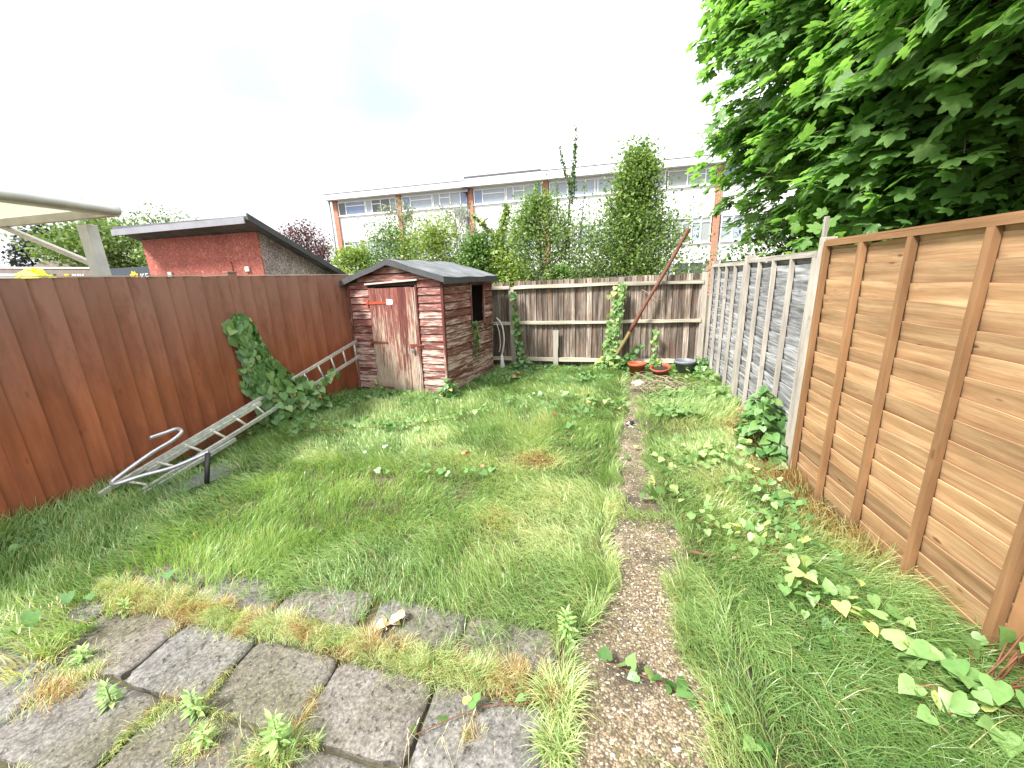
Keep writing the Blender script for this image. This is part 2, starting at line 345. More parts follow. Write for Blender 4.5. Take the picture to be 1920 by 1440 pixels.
def leaves(name, tmpl, P, Nn, D, S, mat, parent=None, R=None, squash=.25):
    """P positions, Nn leaf normals, D tip directions, S sizes"""
    tv, tf = tmpl; P = np.asarray(P, float); N_ = len(P); D = norm(np.asarray(D, float)); Nn = np.asarray(Nn, float)
    Z = norm(Nn - D * (Nn * D).sum(1, keepdims=True)); X = np.cross(D, Z)
    S = np.broadcast_to(np.asarray(S, float), (N_,))[:, None, None]
    sx = 1 + rng.normal(0, squash * .5, (N_, 1, 1)); cz = rng.uniform(.2, 1.5, (N_, 1, 1))
    t = tv[None]
    vv = P[:, None] + S * (t[..., 0:1] * sx * X[:, None] + t[..., 1:2] * D[:, None] + t[..., 2:3] * cz * Z[:, None])
    if parent is not None and parent.get('wc'): vv = vv - np.array(parent.location)
    k = len(tv); nl = np.array([len(q) for q in tf]); fl = np.concatenate([np.array(q) for q in tf])
    me = bpy.data.meshes.new(name); me.vertices.add(N_ * k); me.vertices.foreach_set('co', vv.astype(np.float32).ravel())
    idx = (np.arange(N_)[:, None] * k + fl[None]).ravel(); me.loops.add(len(idx)); me.loops.foreach_set('vertex_index', idx.astype(np.int32))
    ln = np.tile(nl, N_); st = np.concatenate([[0], np.cumsum(ln)[:-1]])
    me.polygons.add(len(ln)); me.polygons.foreach_set('loop_start', st.astype(np.int32)); me.polygons.foreach_set('loop_total', ln.astype(np.int32))
    me.polygons.foreach_set('use_smooth', np.ones(len(ln), bool))
    if R is None: R = rng.random(N_)
    a = me.attributes.new('rnd', 'FLOAT', 'FACE'); a.data.foreach_set('value', np.repeat(np.clip(R, 0, 1), len(tf)).astype(np.float32))
    me.materials.append(mat); me.update(calc_edges=True); me.validate()
    o = bpy.data.objects.new(name, me); COL.objects.link(o)
    if parent is not None: o.parent = parent
    return o

# smooth value noise for layouts
_gr = rng.random((64, 64))
def vn(x, y, sc=1.):
    x = np.asarray(x) * sc + 100.; y = np.asarray(y) * sc + 100.; xi = np.floor(x).astype(int); yi = np.floor(y).astype(int)
    fx = x - xi; fy = y - yi; fx = fx * fx * (3 - 2 * fx); fy = fy * fy * (3 - 2 * fy)
    g_ = lambda a, b: _gr[a % 64, b % 64]
    return (g_(xi, yi) * (1 - fx) + g_(xi + 1, yi) * fx) * (1 - fy) + (g_(xi, yi + 1) * (1 - fx) + g_(xi + 1, yi + 1) * fx) * fy
def ss(x, a, b): t = np.clip((np.asarray(x, float) - a) / (b - a), 0, 1); return t * t * (3 - 2 * t)
def gz(x, y):
    """ground height inside the garden"""
    x = np.asarray(x, float); y = np.asarray(y, float)
    h = ss(y, 2.9, 5.4) * (.015 + .06 * ss(x, -1.2, 1.9)) + .035 * (vn(x, y, 1.3) - .5) * ss(y, 1.7, 2.6)
    pl, pr = path_edges(y); return h * (1 - .15 * ((x > pl - .1) & (x < pr + .1)))
PY_ = np.array([.3, .98, 1.25, 1.5, 1.78, 2.05, 2.33, 2.6, 3.05, 3.6, 4.28, 4.8, 5.4, 5.75])
PL_ = np.array([-.16, -.09, -.05, -.0, .14, .17, .16, .2, .24, .29, .36, .44, .52, .6])
PR_ = np.array([.5, .5, .47, .41, .45, .53, .6, .54, .56, .58, .62, .66, .7, .66])
def path_edges(y): return np.interp(y, PY_, PL_), np.interp(y, PY_, PR_)

# ------------------------------------------------------------ ground, path, patio
def soilmat(g):
    o = g.n('ShaderNodeTexCoord').outputs['Object']
    n = g.noise(o, 9., 8., .7); n2 = g.noise(o, .6, 4.)
    c = g.ramp(n, [(.3, (.028, .022, .014)), (.5, (.07, .058, .03)), (.7, (.12, .1, .05))])
    c = g.mix(g.ramp(n2, [(.4, 0.), (.6, .5)]), c, (.045, .05, .022))
    return bsdf(g, c, .95, g.bump(n, .8, .02))
nx, ny = 130, 150
xs = np.concatenate([[-120, -60, -25, -10, -6], np.linspace(-4.4, 2.2, nx), [3.5, 6, 12, 30, 70, 120]])
ys = np.concatenate([[-60, -20, -6, -1], np.linspace(.2, 7.3, ny), [9, 13, 20, 30, 60, 200]])
X, Y = np.meshgrid(xs, ys); Z = gz(np.clip(X, -4.4, 2.2), np.clip(Y, .2, 7.3))
inn = (X > -4.4) & (X < 2.2) & (Y > .2) & (Y < 7.3); Z = Z + .006 * ((X < -.1) & (X > -3.2) & (Y < 1.75) & inn) + inn * (.02 * (vn(X, Y, 6.) - .5)) - .012
b = MB(); b.v = list(np.stack([X, Y, Z], -1).reshape(-1, 3)); W_ = len(xs)
for j in range(len(ys) - 1):
    for i in range(W_ - 1): b.face([j * W_ + i, j * W_ + i + 1, (j + 1) * W_ + i + 1, (j + 1) * W_ + i], [(0, 0)] * 4, .5, True)
tag(b.build('ground', material('garden_soil', soilmat)), kind='structure')

def pathmat(g):
    o = g.n('ShaderNodeTexCoord').outputs['Object']
    v = g.n('ShaderNodeTexVoronoi', {'Vector': o, 'Scale': 115., 'Randomness': 1.})
    v2 = g.n('ShaderNodeTexVoronoi', {'Vector': o, 'Scale': 55., 'Randomness': 1.})
    cr = g.n('ShaderNodeSeparateColor', {0: v.outputs['Color']}).outputs[0]; cr2 = g.n('ShaderNodeSeparateColor', {0: v2.outputs['Color']}).outputs[1]
    c = g.ramp(cr, [(0, (.06, .043, .028)), (.3, (.115, .088, .055)), (.6, (.175, .135, .082)), (.88, (.25, .2, .125)), (.97, (.5, .45, .37))])
    c = g.mix(g.ramp(cr2, [(.86, 0.), (.9, 1.)]), c, (.26, .21, .15))
    c = g.mix(g.ramp(v.outputs['Distance'], [(.45, 0.), (.75, .75)]), c, (.06, .043, .03))
    n = g.noise(o, 2.1, 6., .65); n3 = g.noise(o, 5.5, 6., .7)
    c = g.mix(g.ramp(n, [(.47, 0.), (.58, .9)]), c, (.045, .036, .026))
    c = g.mix(g.ramp(n3, [(.5, 0.), (.7, .55)]), c, (.13, .115, .045))
    h = g.m('SUBTRACT', 1., v.outputs['Distance'])
    return bsdf(g, c, .8, g.bump(g.m('ADD', h, g.m('MULTIPLY', n3, .6)), .8, .006))
b = MB(); yy = np.linspace(.3, 5.75, 150)
for y in yy:
    l, r = path_edges(y); l -= .04 + .03 * vn(y, 3., 6.); r += .04 + .03 * vn(y, 8., 6.)
    for k in range(9): x = l + (r - l) * k / 8; b.v.append(V(x, y, float(gz(x, y)) + .012 + .006 * float(vn(x, y, 9.)) - (.02 if k in (0, 8) else 0)))
for j in range(len(yy) - 1):
    for i in range(8): b.face([j * 9 + i, j * 9 + i + 1, (j + 1) * 9 + i + 1, (j + 1) * 9 + i], [(0, 0)] * 4, .5, True)
tag(b.build('path', material('exposed_aggregate_concrete', pathmat)), kind='structure')

def slabmat(g):
    o = g.n('ShaderNodeTexCoord').outputs['Object']; r = g.n('ShaderNodeAttribute', attribute_name='rnd').outputs['Fac']
    n = g.noise(o, 7., 8., .7); n2 = g.noise(o, 60., 6., .75); n4 = g.noise(o, 1.8, 4.)
    v = g.n('ShaderNodeTexVoronoi', {'Vector': o, 'Scale': 150., 'Randomness': 1.})
    c = g.ramp(n, [(.3, (.062, .06, .055)), (.5, (.12, .115, .107)), (.7, (.2, .195, .18))])
    c = g.mix(g.ramp(r, [(0, 0.), (1, .5)]), c, (.13, .095, .07))
    c = g.mix(g.ramp(n4, [(.45, 0.), (.62, .65)]), c, (.07, .066, .032))
    c = g.mix(1., c, g.ramp(n2, [(.36, .45), (.5, .95), (.64, 1.55)]), 'MULTIPLY')
    cr = g.n('ShaderNodeSeparateColor', {0: v.outputs['Color']}).outputs[0]
    c = g.mix(g.m('MULTIPLY', g.ramp(cr, [(.87, 0.), (.93, 1.)]), g.ramp(v.outputs['Distance'], [(.3, .8), (.5, 0.)])), c, (.22, .215, .2))
    pit = g.ramp(g.noise(o, 34., 3., .5), [(.3, 0.), (.38, 1.)])
    c = g.mix(pit, g.mix(1., c, (.45, .45, .42), 'MULTIPLY'), c)
    return bsdf(g, c, .85, g.bump(g.m('ADD', g.m('MULTIPLY', n2, .6), pit), .8, .006))
slabs = []
def rowy(x, y0): return y0 - .075 * (x + 1.)
def slab(x0, x1, y0, y1, dz=0.): slabs.append((x0, x1, y0, y1, dz))
for x0, x1 in ((-2.62, -2.2), (-2.14, -1.65), (-1.6, -1.14), (-1.05, -.6), (-.56, -.14)): slab(x0, x1, 1.345, 1.6)
for x0, x1 in ((-3.1, -2.56), (-2.53, -2.03), (-2.0, -1.57), (-1.54, -1.105), (-1.075, -.64), (-.6, -.15)): slab(x0, x1, .912, 1.225)
for x0, x1 in ((-3.0, -2.3), (-2.27, -1.74), (-1.69, -1.2), (-1.15, -.66), (-.62, -.14)): slab(x0, x1, .59, .896)
for x0, x1 in ((-2.6, -1.95), (-1.9, -1.4), (-1.36, -.9), (-.86, -.4), (-.36, .0)): slab(x0, x1, .27, .572)
b = MB(); N8 = 14
for (x0, x1, y0, y1, dz) in slabs:
    r = random.random(); zt = .009 + random.uniform(-.004, .006); tx, ty = random.uniform(-.012, .012), random.uniform(-.012, .012); st = len(b.v)
    cor = [random.uniform(0, .05) for _ in range(4)]
    for j in range(N8 + 1):
        for i in range(N8 + 1):
            u, v_ = i / N8, j / N8; x = x0 + (x1 - x0) * u + (.014 if u == 1 else 0) - (.01 if u == 0 else 0); y = y0 + (y1 - y0) * v_
            edge = min(u, 1 - u, v_, 1 - v_)
            jx = .007 * (vn(x + 5, y, 16.) - .5); jy = .007 * (vn(x, y + 9, 16.) - .5)
            cx_ = (u if u < .5 else 1 - u) + (v_ if v_ < .5 else 1 - v_)
            z = zt + tx * (u - .5) + ty * (v_ - .5) + .004 * vn(x, y, 22.) - (.004 if edge == 0 else 0.)
            if cx_ < .12: x += (.5 - u) * cor[0] * .8; y += (.5 - v_) * cor[1] * .6
            b.v.append(V(x + float(jx) * 1.2, rowy(x, y) + float(jy), float(z)))
    w1 = N8 + 1
    for j in range(N8):
        for i in range(N8): b.face([st + j * w1 + i, st + j * w1 + i + 1, st + (j + 1) * w1 + i + 1, st + (j + 1) * w1 + i], [(0, 0)] * 4, r, True)
    rim = [st + i for i in range(N8)] + [st + j * w1 + N8 for j in range(N8)] + [st + N8 * w1 + N8 - i for i in range(N8)] + [st + (N8 - j) * w1 for j in range(N8)]
    s2 = len(b.v)
    for k in rim: b.v.append(b.v[k] - V(0, 0, .045))
    for k in range(len(rim)):
        k2 = (k + 1) % len(rim); b.face([rim[k2], rim[k], s2 + k, s2 + k2], [(0, 0)] * 4, r)
tag(b.build('patio', material('weathered_concrete_slabs', slabmat)), kind='structure')

# real loose pebbles bedded in the path
def pebbles(n):
    b = MB()
    for _ in range(n):
        y = .7 + (random.random() ** 1.6) * 3.4; l, r = path_edges(y); x = random.uniform(l, r); s = random.uniform(.003, .0085)
        z = float(gz(x, y)) + .017; st = len(b.v); a = random.random() * PI; sx, sy = s * random.uniform(.8, 1.4), s * random.uniform(.7, 1.)
        for k in range(5): t = a + k * 2 * PI / 5; b.v.append(V(x + sx * math.cos(t), y + sy * math.sin(t), z - .002))
        b.v.append(V(x, y, z + s * .45)); rr = random.random()
        for k in range(5): b.face([st + k, st + (k + 1) % 5, st + 5], [(0, 0)] * 3, rr, True)
    return b
M['pebble'] = leafmat('loose_pebbles', [(0, (.1, .06, .04)), (.5, (.2, .145, .09)), (.85, (.3, .25, .18)), (1, (.55, .52, .46))], .0, .6)
tag(pebbles(2600).build('pebbles', M['pebble']), 'loose tan and white pebbles strewn over the aggregate path', 'pebbles', kind='stuff')

# ------------------------------------------------------------ grass
SH0, SH1 = np.array([-3.58, 5.53]), np.array([-1.98, 5.19])
sd = (SH1 - SH0) / np.linalg.norm(SH1 - SH0); sn_ = np.array([-sd[1], sd[0]])
def fence_left_x(y): return -4.15 + (np.asarray(y) - 1.8) * .1425
def fence_right_x(y): y = np.asarray(y, float); return np.where(y < 3.27, 1.655, 1.655 + (y - 3.27) * .07)
def back_y(x): return 7.0 - .083 * np.asarray(x)
def inside(x, y):
    p = np.stack([x, y], -1) - SH0; a = p @ sd; c = p @ sn_
    shed = (a > -.02) & (a < 1.66) & (c > .0) & (c < 1.75)
    return (x > fence_left_x(y) + .02) & (x < fence_right_x(y) - .015) & (y < back_y(x) - .03) & ~shed
def bladeset(n, x0, x1, y0, y1, fn):
    x = rng.uniform(x0, x1, n); y = rng.uniform(y0, y1, n); d, h, la, lm, wd, c = fn(x, y)
    k = (rng.random(n) < d) & inside(x, y)
    return [a[k] for a in (x, y, h * np.ones(n), la * np.ones(n), lm * np.ones(n), wd * np.ones(n), c * np.ones(n))]
def grassmesh(name, sets, label, zoff=.0, mat='grass'):
    x, y, h, la, lm, wd, c = [np.concatenate(q) for q in zip(*sets)]; n = len(x)
    h = h * rng.uniform(.55, 1.25, n); la = la + rng.normal(0, .75, n); lm = np.clip(lm + rng.normal(0, .22, n), 0, 1.4)
    dx, dy = np.cos(la), np.sin(la); tw = rng.uniform(0, PI, n); wx, wy = np.cos(tw) * wd * .5, np.sin(tw) * wd * .5
    z0 = gz(x, y) + zoff; vs = []
    for t, wk in ((0, 1.), (.4, .9), (.75, .6), (1., 0.)):
        ang = lm * t * 1.15; rr = h * t; px = x + dx * rr * np.sin(ang) ; py = y + dy * rr * np.sin(ang); pz = z0 + rr * np.cos(ang) - .004
        if wk: vs += [(px - wx * wk, py - wy * wk, pz), (px + wx * wk, py + wy * wk, pz)]
        else: vs += [(px, py, pz)]
    vv = np.stack([np.stack(q, -1) for q in vs], 1); k = 7
    fl = np.array([0, 1, 3, 2, 2, 3, 5, 4, 4, 5, 6]); ln1 = np.array([4, 4, 3])
    me = bpy.data.meshes.new(name); me.vertices.add(n * k); me.vertices.foreach_set('co', vv.astype(np.float32).ravel())
    idx = (np.arange(n)[:, None] * k + fl[None]).ravel(); me.loops.add(len(idx)); me.loops.foreach_set('vertex_index', idx.astype(np.int32))
    ln = np.tile(ln1, n); st = np.concatenate([[0], np.cumsum(ln)[:-1]])
    me.polygons.add(len(ln)); me.polygons.foreach_set('loop_start', st.astype(np.int32)); me.polygons.foreach_set('loop_total', ln.astype(np.int32))
    me.polygons.foreach_set('use_smooth', np.ones(len(ln), bool))
    a = me.attributes.new('rnd', 'FLOAT', 'FACE'); a.data.foreach_set('value', np.repeat(np.clip(c, 0, 1), 3).astype(np.float32))
    me.materials.append(M[mat]); me.update(calc_edges=True)
    o = bpy.data.objects.new(name, me); COL.objects.link(o); return tag(o, label, 'grass', kind='stuff')
def lawnfn(x, y):
    pl, pr = path_edges(y); e = .16 * (vn(x, y, 7.) - .5) + .1 * (vn(x, y, 2.5) - .5) + .035
    off = np.where(x < (pl + pr) / 2, pl + e - x, x - pr + e)              # >0 off the path
    onp = (off < 0) & (y < 5.7)
    cross = (np.abs(y - 2.53 - .03 * x) < .055) & (x > .1)                 # grassy seam across the path
    pat = (y < 1.37 - .075 * (x + 1.) + .07 * vn(x, 0 * x, 3.) + .0) & (x < -.1) & ~((x < -2.45) & (y > 1.02 - .06 * (x + 2.5)))
    thin = (y < 1.56 - .05 * (x + 1.) + .06 * (vn(x + 60, y, 5.) - .5)) & (y >= 1.2) & (x > -2.7) & (x < -.1)          # slabs half hidden under the edge of the lawn
    hole = np.exp(-(((x + 1.75) / .16) ** 2 + ((y - 2.85) / .09) ** 2)) + .8 * np.exp(-(((x + 1.15) / .1) ** 2 + ((y - 2.1) / .05) ** 2)) + .9 * np.exp(-(((x + 1.5) / .12) ** 2 + ((y - 3.5) / .08) ** 2))
    d = np.clip(1 - 1.1 * hole, .04, 1) * np.where(onp & ~cross, .012 + .22 * ss(y, 4.3, 5.2) + .1 * ss(vn(x + 40, y, 5.), .6, .8), 1.) * np.where(pat, 0., 1.) * np.where(thin, .1 + .3 * (vn(x, y, 7.) > .55), 1.)
    clump = vn(x, y, 4.2); big = vn(x + 31, y + 7, 1.1); fine = vn(x + 3, y + 50, 11.)
    h = .055 + .085 * clump + .045 * big
    straw = ss(vn(x + 9, y + 21, 1.9), .55, .9) * .2 + ss(.12 - off, 0, .12) * .12
    straw = straw + np.exp(-(((x + .45) / .3) ** 2 + ((y - 3.3) / .16) ** 2)) * .45 + .12 * np.exp(-(((x + .45) / .6) ** 2 + ((y - 2.35) / .25) ** 2))
    h = h * (1 - .6 * ((x > .55) & (x < 1.7) & (y > 5.3) & (y < 6.6))); longr = ss(x - .05 * y, .5, .75) * ss(y, 2.35, 2.0)                     # long soft grass right of the path
    h = h + .085 * longr + .03 * ss(.25 - (x - fence_left_x(y)), 0, .25) + .05 * ss(.3 - (fence_right_x(y) - x), 0, .3) + .03 * ss(fence_left_x(y) + .5 - x, 0, .4) * ss(y, 2.9, 2.2)
    straw = straw * (1 - .9 * longr)
    rf = ss(.42 - (fence_right_x(y) - x), 0, .35); straw = straw + .42 * rf * ss(y, 1.7, 2.2) * (1 - ss(y, 4.2, 5.))
    straw = straw + .18 * ss(x, .6, .9) * ss(y, 2.3, 2.7) * (1 - ss(y, 4.2, 5.))
    la = 6.5 * vn(x + 70, y + 3, .9) + 1.2 * fine; la = np.where(longr > .3, -2.0 + 1.1 * vn(x, y, 1.4), la)
    lm = .25 + .75 * vn(x + 17, y + 40, 2.2) + .35 * longr
    edge = ss(.1 - off, 0, .1) * (off > 0); la = np.where(edge > .2, np.where(x < pl, .2, PI), la)
    lush = ss(fence_left_x(y) + 1.6 - x, 0, 1.3) * .12 + .14 * ss(y, 4.9, 6.) * (x < .6) + .14 * longr
    c = .33 + .3 * (rng.random(len(x)) - .5) + .28 * (clump - .5) + straw * rng.uniform(.5, 1.7, len(x)) - lush
    c = np.where(rng.random(len(x)) < .035, rng.uniform(.8, .95, len(x)), c)
    dist = np.hypot(x, y); wd = (.0022 + .0009 * dist) * np.ones(len(x))
    dens = d * np.clip(.5 + .9 * clump, .55, 1.) * np.where(dist < 2.8, 1., np.where(dist < 4.2, .62, .42))
    return dens, h, la, lm, wd, c
grassmesh('lawn_grass', [bladeset(420000, -4.2, 1.9, .75, 7.1, lawnfn)], 'long unmown green lawn grass with straw coloured patches')
def jointfn(x, y):
    # dry grass in the seams of the paving and along the row of slabs
    wv = .03 * (vn(x, 0 * x, 2.4) - .5); s1 = np.exp(-((y - (1.30 - .066 * (x + 1.) + wv)) / (.05 + .03 * vn(x, y, 4.))) ** 2) * (x > -2.75)
    d = s1 * np.clip(.6 + vn(x, y, 5.), .5, 1.)
    for (x0, x1, y0, y1, dz) in slabs:
        ya = y + .075 * (x + 1.); inside_x = (x > x0 - .05) & (x < x1 + .05); inside_y = (ya > y0 - .03) & (ya < y1 + .03)
        v1 = np.exp(-((x - x1 - .015) / .012) ** 2) * inside_y; h1 = np.exp(-((ya - y0 + .015) / .014) ** 2) * inside_x
        d = np.maximum(d, np.maximum(v1, h1) * ss(vn(x + 8, y + 2, 4.3), .6, .8) * .75)
    for cx_, cy_, rr in ((-1.44, .83, .06), (-1.13, .83, .07), (-1.68, .9, .05), (-2.25, .95, .09), (-.42, 1.03, .03), (-.9, .72, .05)):
        d = np.maximum(d, np.exp(-((x - cx_) ** 2 + (y - cy_) ** 2) / rr ** 2) * .9)
    h = .02 + .045 * vn(x, y, 8.) + .03 * s1
    c = .62 + .3 * ss(vn(x + 5, y, 9.), .3, .7) + rng.normal(0, .2, len(x))
    return d * (x < -.08), h * 1.25, 9. * vn(x, y, 11.), .75, .0022, c
grassmesh('joint_grass', [bladeset(230000, -3., -.05, .6, 1.75, jointfn)], 'short dry orange grass growing in the paving joints', .006)
def tuft(cx_, cy_, n, h, c, spread, name, label, cat='grass tuft'):
    a = rng.uniform(0, 2 * PI, n); r = spread * np.sqrt(rng.random(n)); x = cx_ + r * np.cos(a); y = cy_ + r * np.sin(a)
    t = grassmesh(name, [(x, y, np.full(n, h), a, np.full(n, .85), np.full(n, .005), c + rng.normal(0, .14, n))], label, .008)
    del t['kind']; t['category'] = cat; return t
tuft(-.1, 1.2, 260, .12, .62, .075, 'grass_tuft', 'spiky pale grass tuft at the patio corner, the farther one')
tuft(-.1, 1.03, 200, .1, .6, .06, 'grass_tuft', 'spiky pale grass tuft beside the path at the bottom edge')
tuft(-1.08, .84, 150, .11, .5, .05, 'grass_tuft', 'green grass tuft round the tall pale weed at the bottom')
tuft(-2.5, .98, 130, .12, .78, .09, 'grass_tuft', 'dry straw tuft on the patio at the far left')
def seedheads():
    b = MB()
    for k in range(26):
        x, y = (random.uniform(-.75, -.3), random.uniform(.78, .98)) if k < 18 else (random.uniform(-2.75, -2.55), random.uniform(1.05, 1.2))
        h = random.uniform(.08, .16); lx, ly = random.uniform(-.05, .05), random.uniform(-.02, .05)
        b.tube([(x, y, .01), (x + lx * .4, y + ly * .4, h * .6), (x + lx, y + ly, h)], [.0008, .0007, .0006], 4)
        b.tube([(x + lx, y + ly, h), (x + lx * 1.1, y + ly * 1.1, h + .014), (x + lx * 1.25, y + ly * 1.2, h + .032)], [.001, .0035, .0006], 5)
    return b
M['seed'] = flat('straw_seed_heads', (.55, .5, .3), .8)
tag(seedheads().build('seed_heads', M['seed']), 'thin straw stalks with seed heads over the front slabs', 'grass', kind='stuff')

# ------------------------------------------------------------ fences
def R_(d): return math.radians(d)
def lap_panel(name, label, group, org, rz, L, z0, z1, battens, ms, mb_, tilt=.024, expo=.1, waney=.0055, cap=.045):
    """local x along the fence, local +y towards the garden"""
    t = thing(name, label, 'fence', org, rz, group)
    b = MB(); z = z0 + .02; top = z1 - cap - .002
    while z < top:
        wdt = min(expo * 1.3, top - z + .0)
        b.plank((.0, 0, z), (L, 0, z), (0, tilt, wdt), (0, .0075, 0), 26, waney, .003); z += expo
    b.build('slats', ms, t)
    for i, x in enumerate(battens):
        b = MB(); b.plank((x - .018, tilt + .012, z0), (x - .018, tilt + .012, z1 - cap - .001), (.037, 0, 0), (0, .03, 0), 6, .0012); b.build('batten', mb_, t)
    b = MB(); b.plank((0, tilt + .006, z1 - cap), (L, tilt + .006, z1 - cap), (0, 0, cap - .012), (0, .034, 0), 16, .0015); b.build('top_rail', mb_, t)
    b = MB(); b.plank((0, -.008, z1 - .0115), (L, -.008, z1 - .0115), (0, .062, 0), (0, 0, .011), 16, .001); b.build('capping', mb_, t)
    b = MB(); b.plank((0, tilt + .006, z0), (L, tilt + .006, z0), (0, 0, .04), (0, .004, 0), 16, .002); b.build('bottom_rail', mb_, t)
    return t
def post(name, label, mat, x, y, z0, z1, wx=.075, wy=.075, rz=0., group='fence posts', cap=False):
    b = MB(); b.plank((-wx / 2, -wy / 2, z0), (-wx / 2, -wy / 2, z1), (wx, 0, 0), (0, wy, 0), 8, .0015)
    o = b.build(name, mat, None, bevel=.004); o.location = (x, y, 0); o.rotation_euler = (0, 0, rz)
    return tag(o, label, 'fence post', group)
OB = [.02, .45, .875, 1.26, 1.64]
lap_panel('garden_fence', 'new golden brown lap fence panel with warped slats, nearest on the right', 'lap fence panels on the right', (1.66, 1.585, 0), R_(90), 1.66, .0, 1.82, OB, M['orange'], M['orange_dark'])
lap_panel('garden_fence', 'sliver of golden lap panel past the near post at the right edge', 'lap fence panels on the right', (1.66, -.32, 0), R_(90), 1.82, .0, 1.83, OB, M['orange'], M['orange_dark'])
post('fence_post', 'golden timber post at the near end of the new orange panel', M['orange_dark'], 1.655, 1.545, 0, 1.83, .07, .07)
GA = R_(90 - 4.0)
lap_panel('garden_fence', 'silvery grey lap fence panel next to the orange panel', 'lap fence panels on the right', (1.662, 3.335, 0), GA, 1.61, .04, 1.755, [.02, .42, .82, 1.22, 1.59], M['grey_lap'], M['grey_post'], .024, .098, .007)
lap_panel('garden_fence', 'silvery grey lap fence panel farthest back in the right corner', 'lap fence panels on the right', (1.787, 5.045, 0), GA, 1.66, .1, 1.735, [.02, .42, .83, 1.24, 1.64], M['grey_lap'], M['grey_post'], .024, .098, .007)
post('fence_post', 'pale grey post between the orange and the grey lap panels', M['grey_post'], 1.645, 3.29, 0, 1.84, .085, .06)
post('fence_post', 'grey timber post between the two silvery lap panels', M['grey_post'], 1.755, 4.99, 0, 1.79, .09, .085, -.06)
post('fence_post', 'grey corner post on the lap fence side of the back corner', M['grey_post'], 1.895, 6.755, 0, 1.78, .08, .09)
post('fence_post', 'grey corner post on the back fence side of the corner', M['grey_post'], 1.785, 6.83, 0, 1.62, .08, .08)
post('fence_post', 'pale timber stub rising behind the grey lap panel below the tree', M['grey_post'], 2.03, 4.14, 1., 2.06, .032, .032, 0)

def board_bay(name, label, group, org, rz, L, z0, z1, wd, mat, side=-1, th=.014, over=.012, rails=None, mr=None, jit=.008, capm=None):
    """vertical feather-edge boards; side=-1: seen from local -y"""
    t = thing(name, label, 'fence', org, rz, group); b = MB(); x = 0.
    while x < L - .01:
        wq = min(wd * random.uniform(.92, 1.08), L - x); zt = z1 + random.uniform(-jit, jit)
        b.plank((x, side * .004, z0), (x, side * .004, zt), (wq + (over if x + wq < L - .01 else 0), side * th * 1.15, 0), (0, -side * .009, 0), 8, .0015, .004); x += wq
    b.build('boards', mat, t)
    for z, h, d in rails or ():
        b = MB(); b.plank((0, side * (th + .006), z), (L, side * (th + .006), z + random.uniform(-.012, .012)), (0, 0, h), (0, side * d, 0), 22, .005, .004, bot=.003); b.build('rail', mr, t)
    if capm:
        b = MB(); b.plank((0, -.022, z1 + .004), (L, -.022, z1 + .004), (0, .032, 0), (0, 0, .009), 10, .002); b.build('capping', capm, t)
    return t
BA = math.atan(-.083)
def bp(x): return (x, 6.99 - .083 * x, 0)
BR = [(1.465, .055, .05), (.85, .05, .045), (.185, .06, .045)]
gp = 'bays of the brown back fence'
board_bay('garden_fence', 'dark weathered board bay of the back fence, between the hanging vine and the pale climber', gp, bp(-1.3), BA, 1.79, .16, 1.6, .094, M['back_board'], -1, .014, rails=BR, mr=M['rail'])
board_bay('garden_fence', 'dark weathered board bay behind the three plant pots', gp, bp(.57), BA, 1.2, .16, 1.61, .094, M['back_board'], -1, .014, rails=BR, mr=M['rail'])
board_bay('garden_fence', 'greenish board bay of the back fence half behind the shed', gp, bp(-3.3), BA, 1.93, .14, 1.58, .11, M['back_board'], -1, .014, rails=BR, mr=M['rail'])
post('fence_post', 'grey post on the back fence with the dark vine on it', M['grey_post'], *bp(-1.35)[:2], 0, 1.5, .095, .1, BA)
bq = bp(.53); post('fence_post', 'grey concrete post on the back fence behind the pale climber', M['grey_post'], bq[0], bq[1] + .01, 0, 1.6, .095, .1, BA)
b = MB(); q = bp(-.62); b.plank((q[0], q[1] - .088, .02), (q[0] + .012, q[1] - .088, .74), (.09, -.006, 0), (0, .012, 0), 8, .006)
tag(b.build('board', M['grey_post'], origin=(q[0], q[1] - .09, 0)), 'short loose reddish grey board standing against the back fence', 'board')
b = MB(); q = bp(-.35); b.bb(-3.0, 1.8, 0, .02, 0, .15)
o = b.build('gravel_board', M['back_board'], None); o.location = bp(0); o.location.y += .05; o.rotation_euler = (0, 0, BA); tag(o, 'dark soil stained board along the foot of the back fence', 'gravel board')

LA = math.atan2(1, .1425)
def lp(y): return (float(fence_left_x(y)), y, 0)
gl_ = 'red brown boards of the left fence'
def lbay(y0, y1, label): board_bay('garden_fence', label, gl_, lp(y0), LA, (y1 - y0) / math.sin(LA), .0, 1.8, .155, M['red_fence'], -1, .02, .02, jit=.002, capm=M['pale_strip'])
lbay(-.2, 1.92, 'red brown fence bay at the very left edge, nearest the patio')
lbay(1.96, 3.81, 'long red brown fence bay behind the lower end of the ladder')
lbay(3.87, 5.72, 'red brown fence bay between the climbing bindweed and the shed')
for y, l in ((1.94, 'red brown fence post at the left edge of the photo above the weeds'), (3.84, 'red brown fence post with a raised top above the climbing bindweed')):
    p = lp(y); b = MB(); b.plank((-.05, -.035, 0), (-.05, -.035, 1.83 if y > 3 else 1.8), (.1, 0, 0), (0, .06, 0), 8, .002)
    if y > 3: b.bb(-.055, .055, -.04, .03, 1.832, 1.85)
    o = b.build('fence_post', M['red_fence'], None, bevel=.004); o.location = p; o.rotation_euler = (0, 0, LA); tag(o, l, 'fence post', 'fence posts')
p = lp(5.76); post('fence_post', 'grey weathered post wedged between the left fence and the shed', M['grey_post'], p[0] + .01, p[1], 0, 1.82, .1, .1, LA)
p = lp(5.84); board_bay('garden_fence', 'grey fence bay beside the shed on the left', gl_, p, LA, 1.5, 0, 1.72, .14, M['grey_post'], -1)

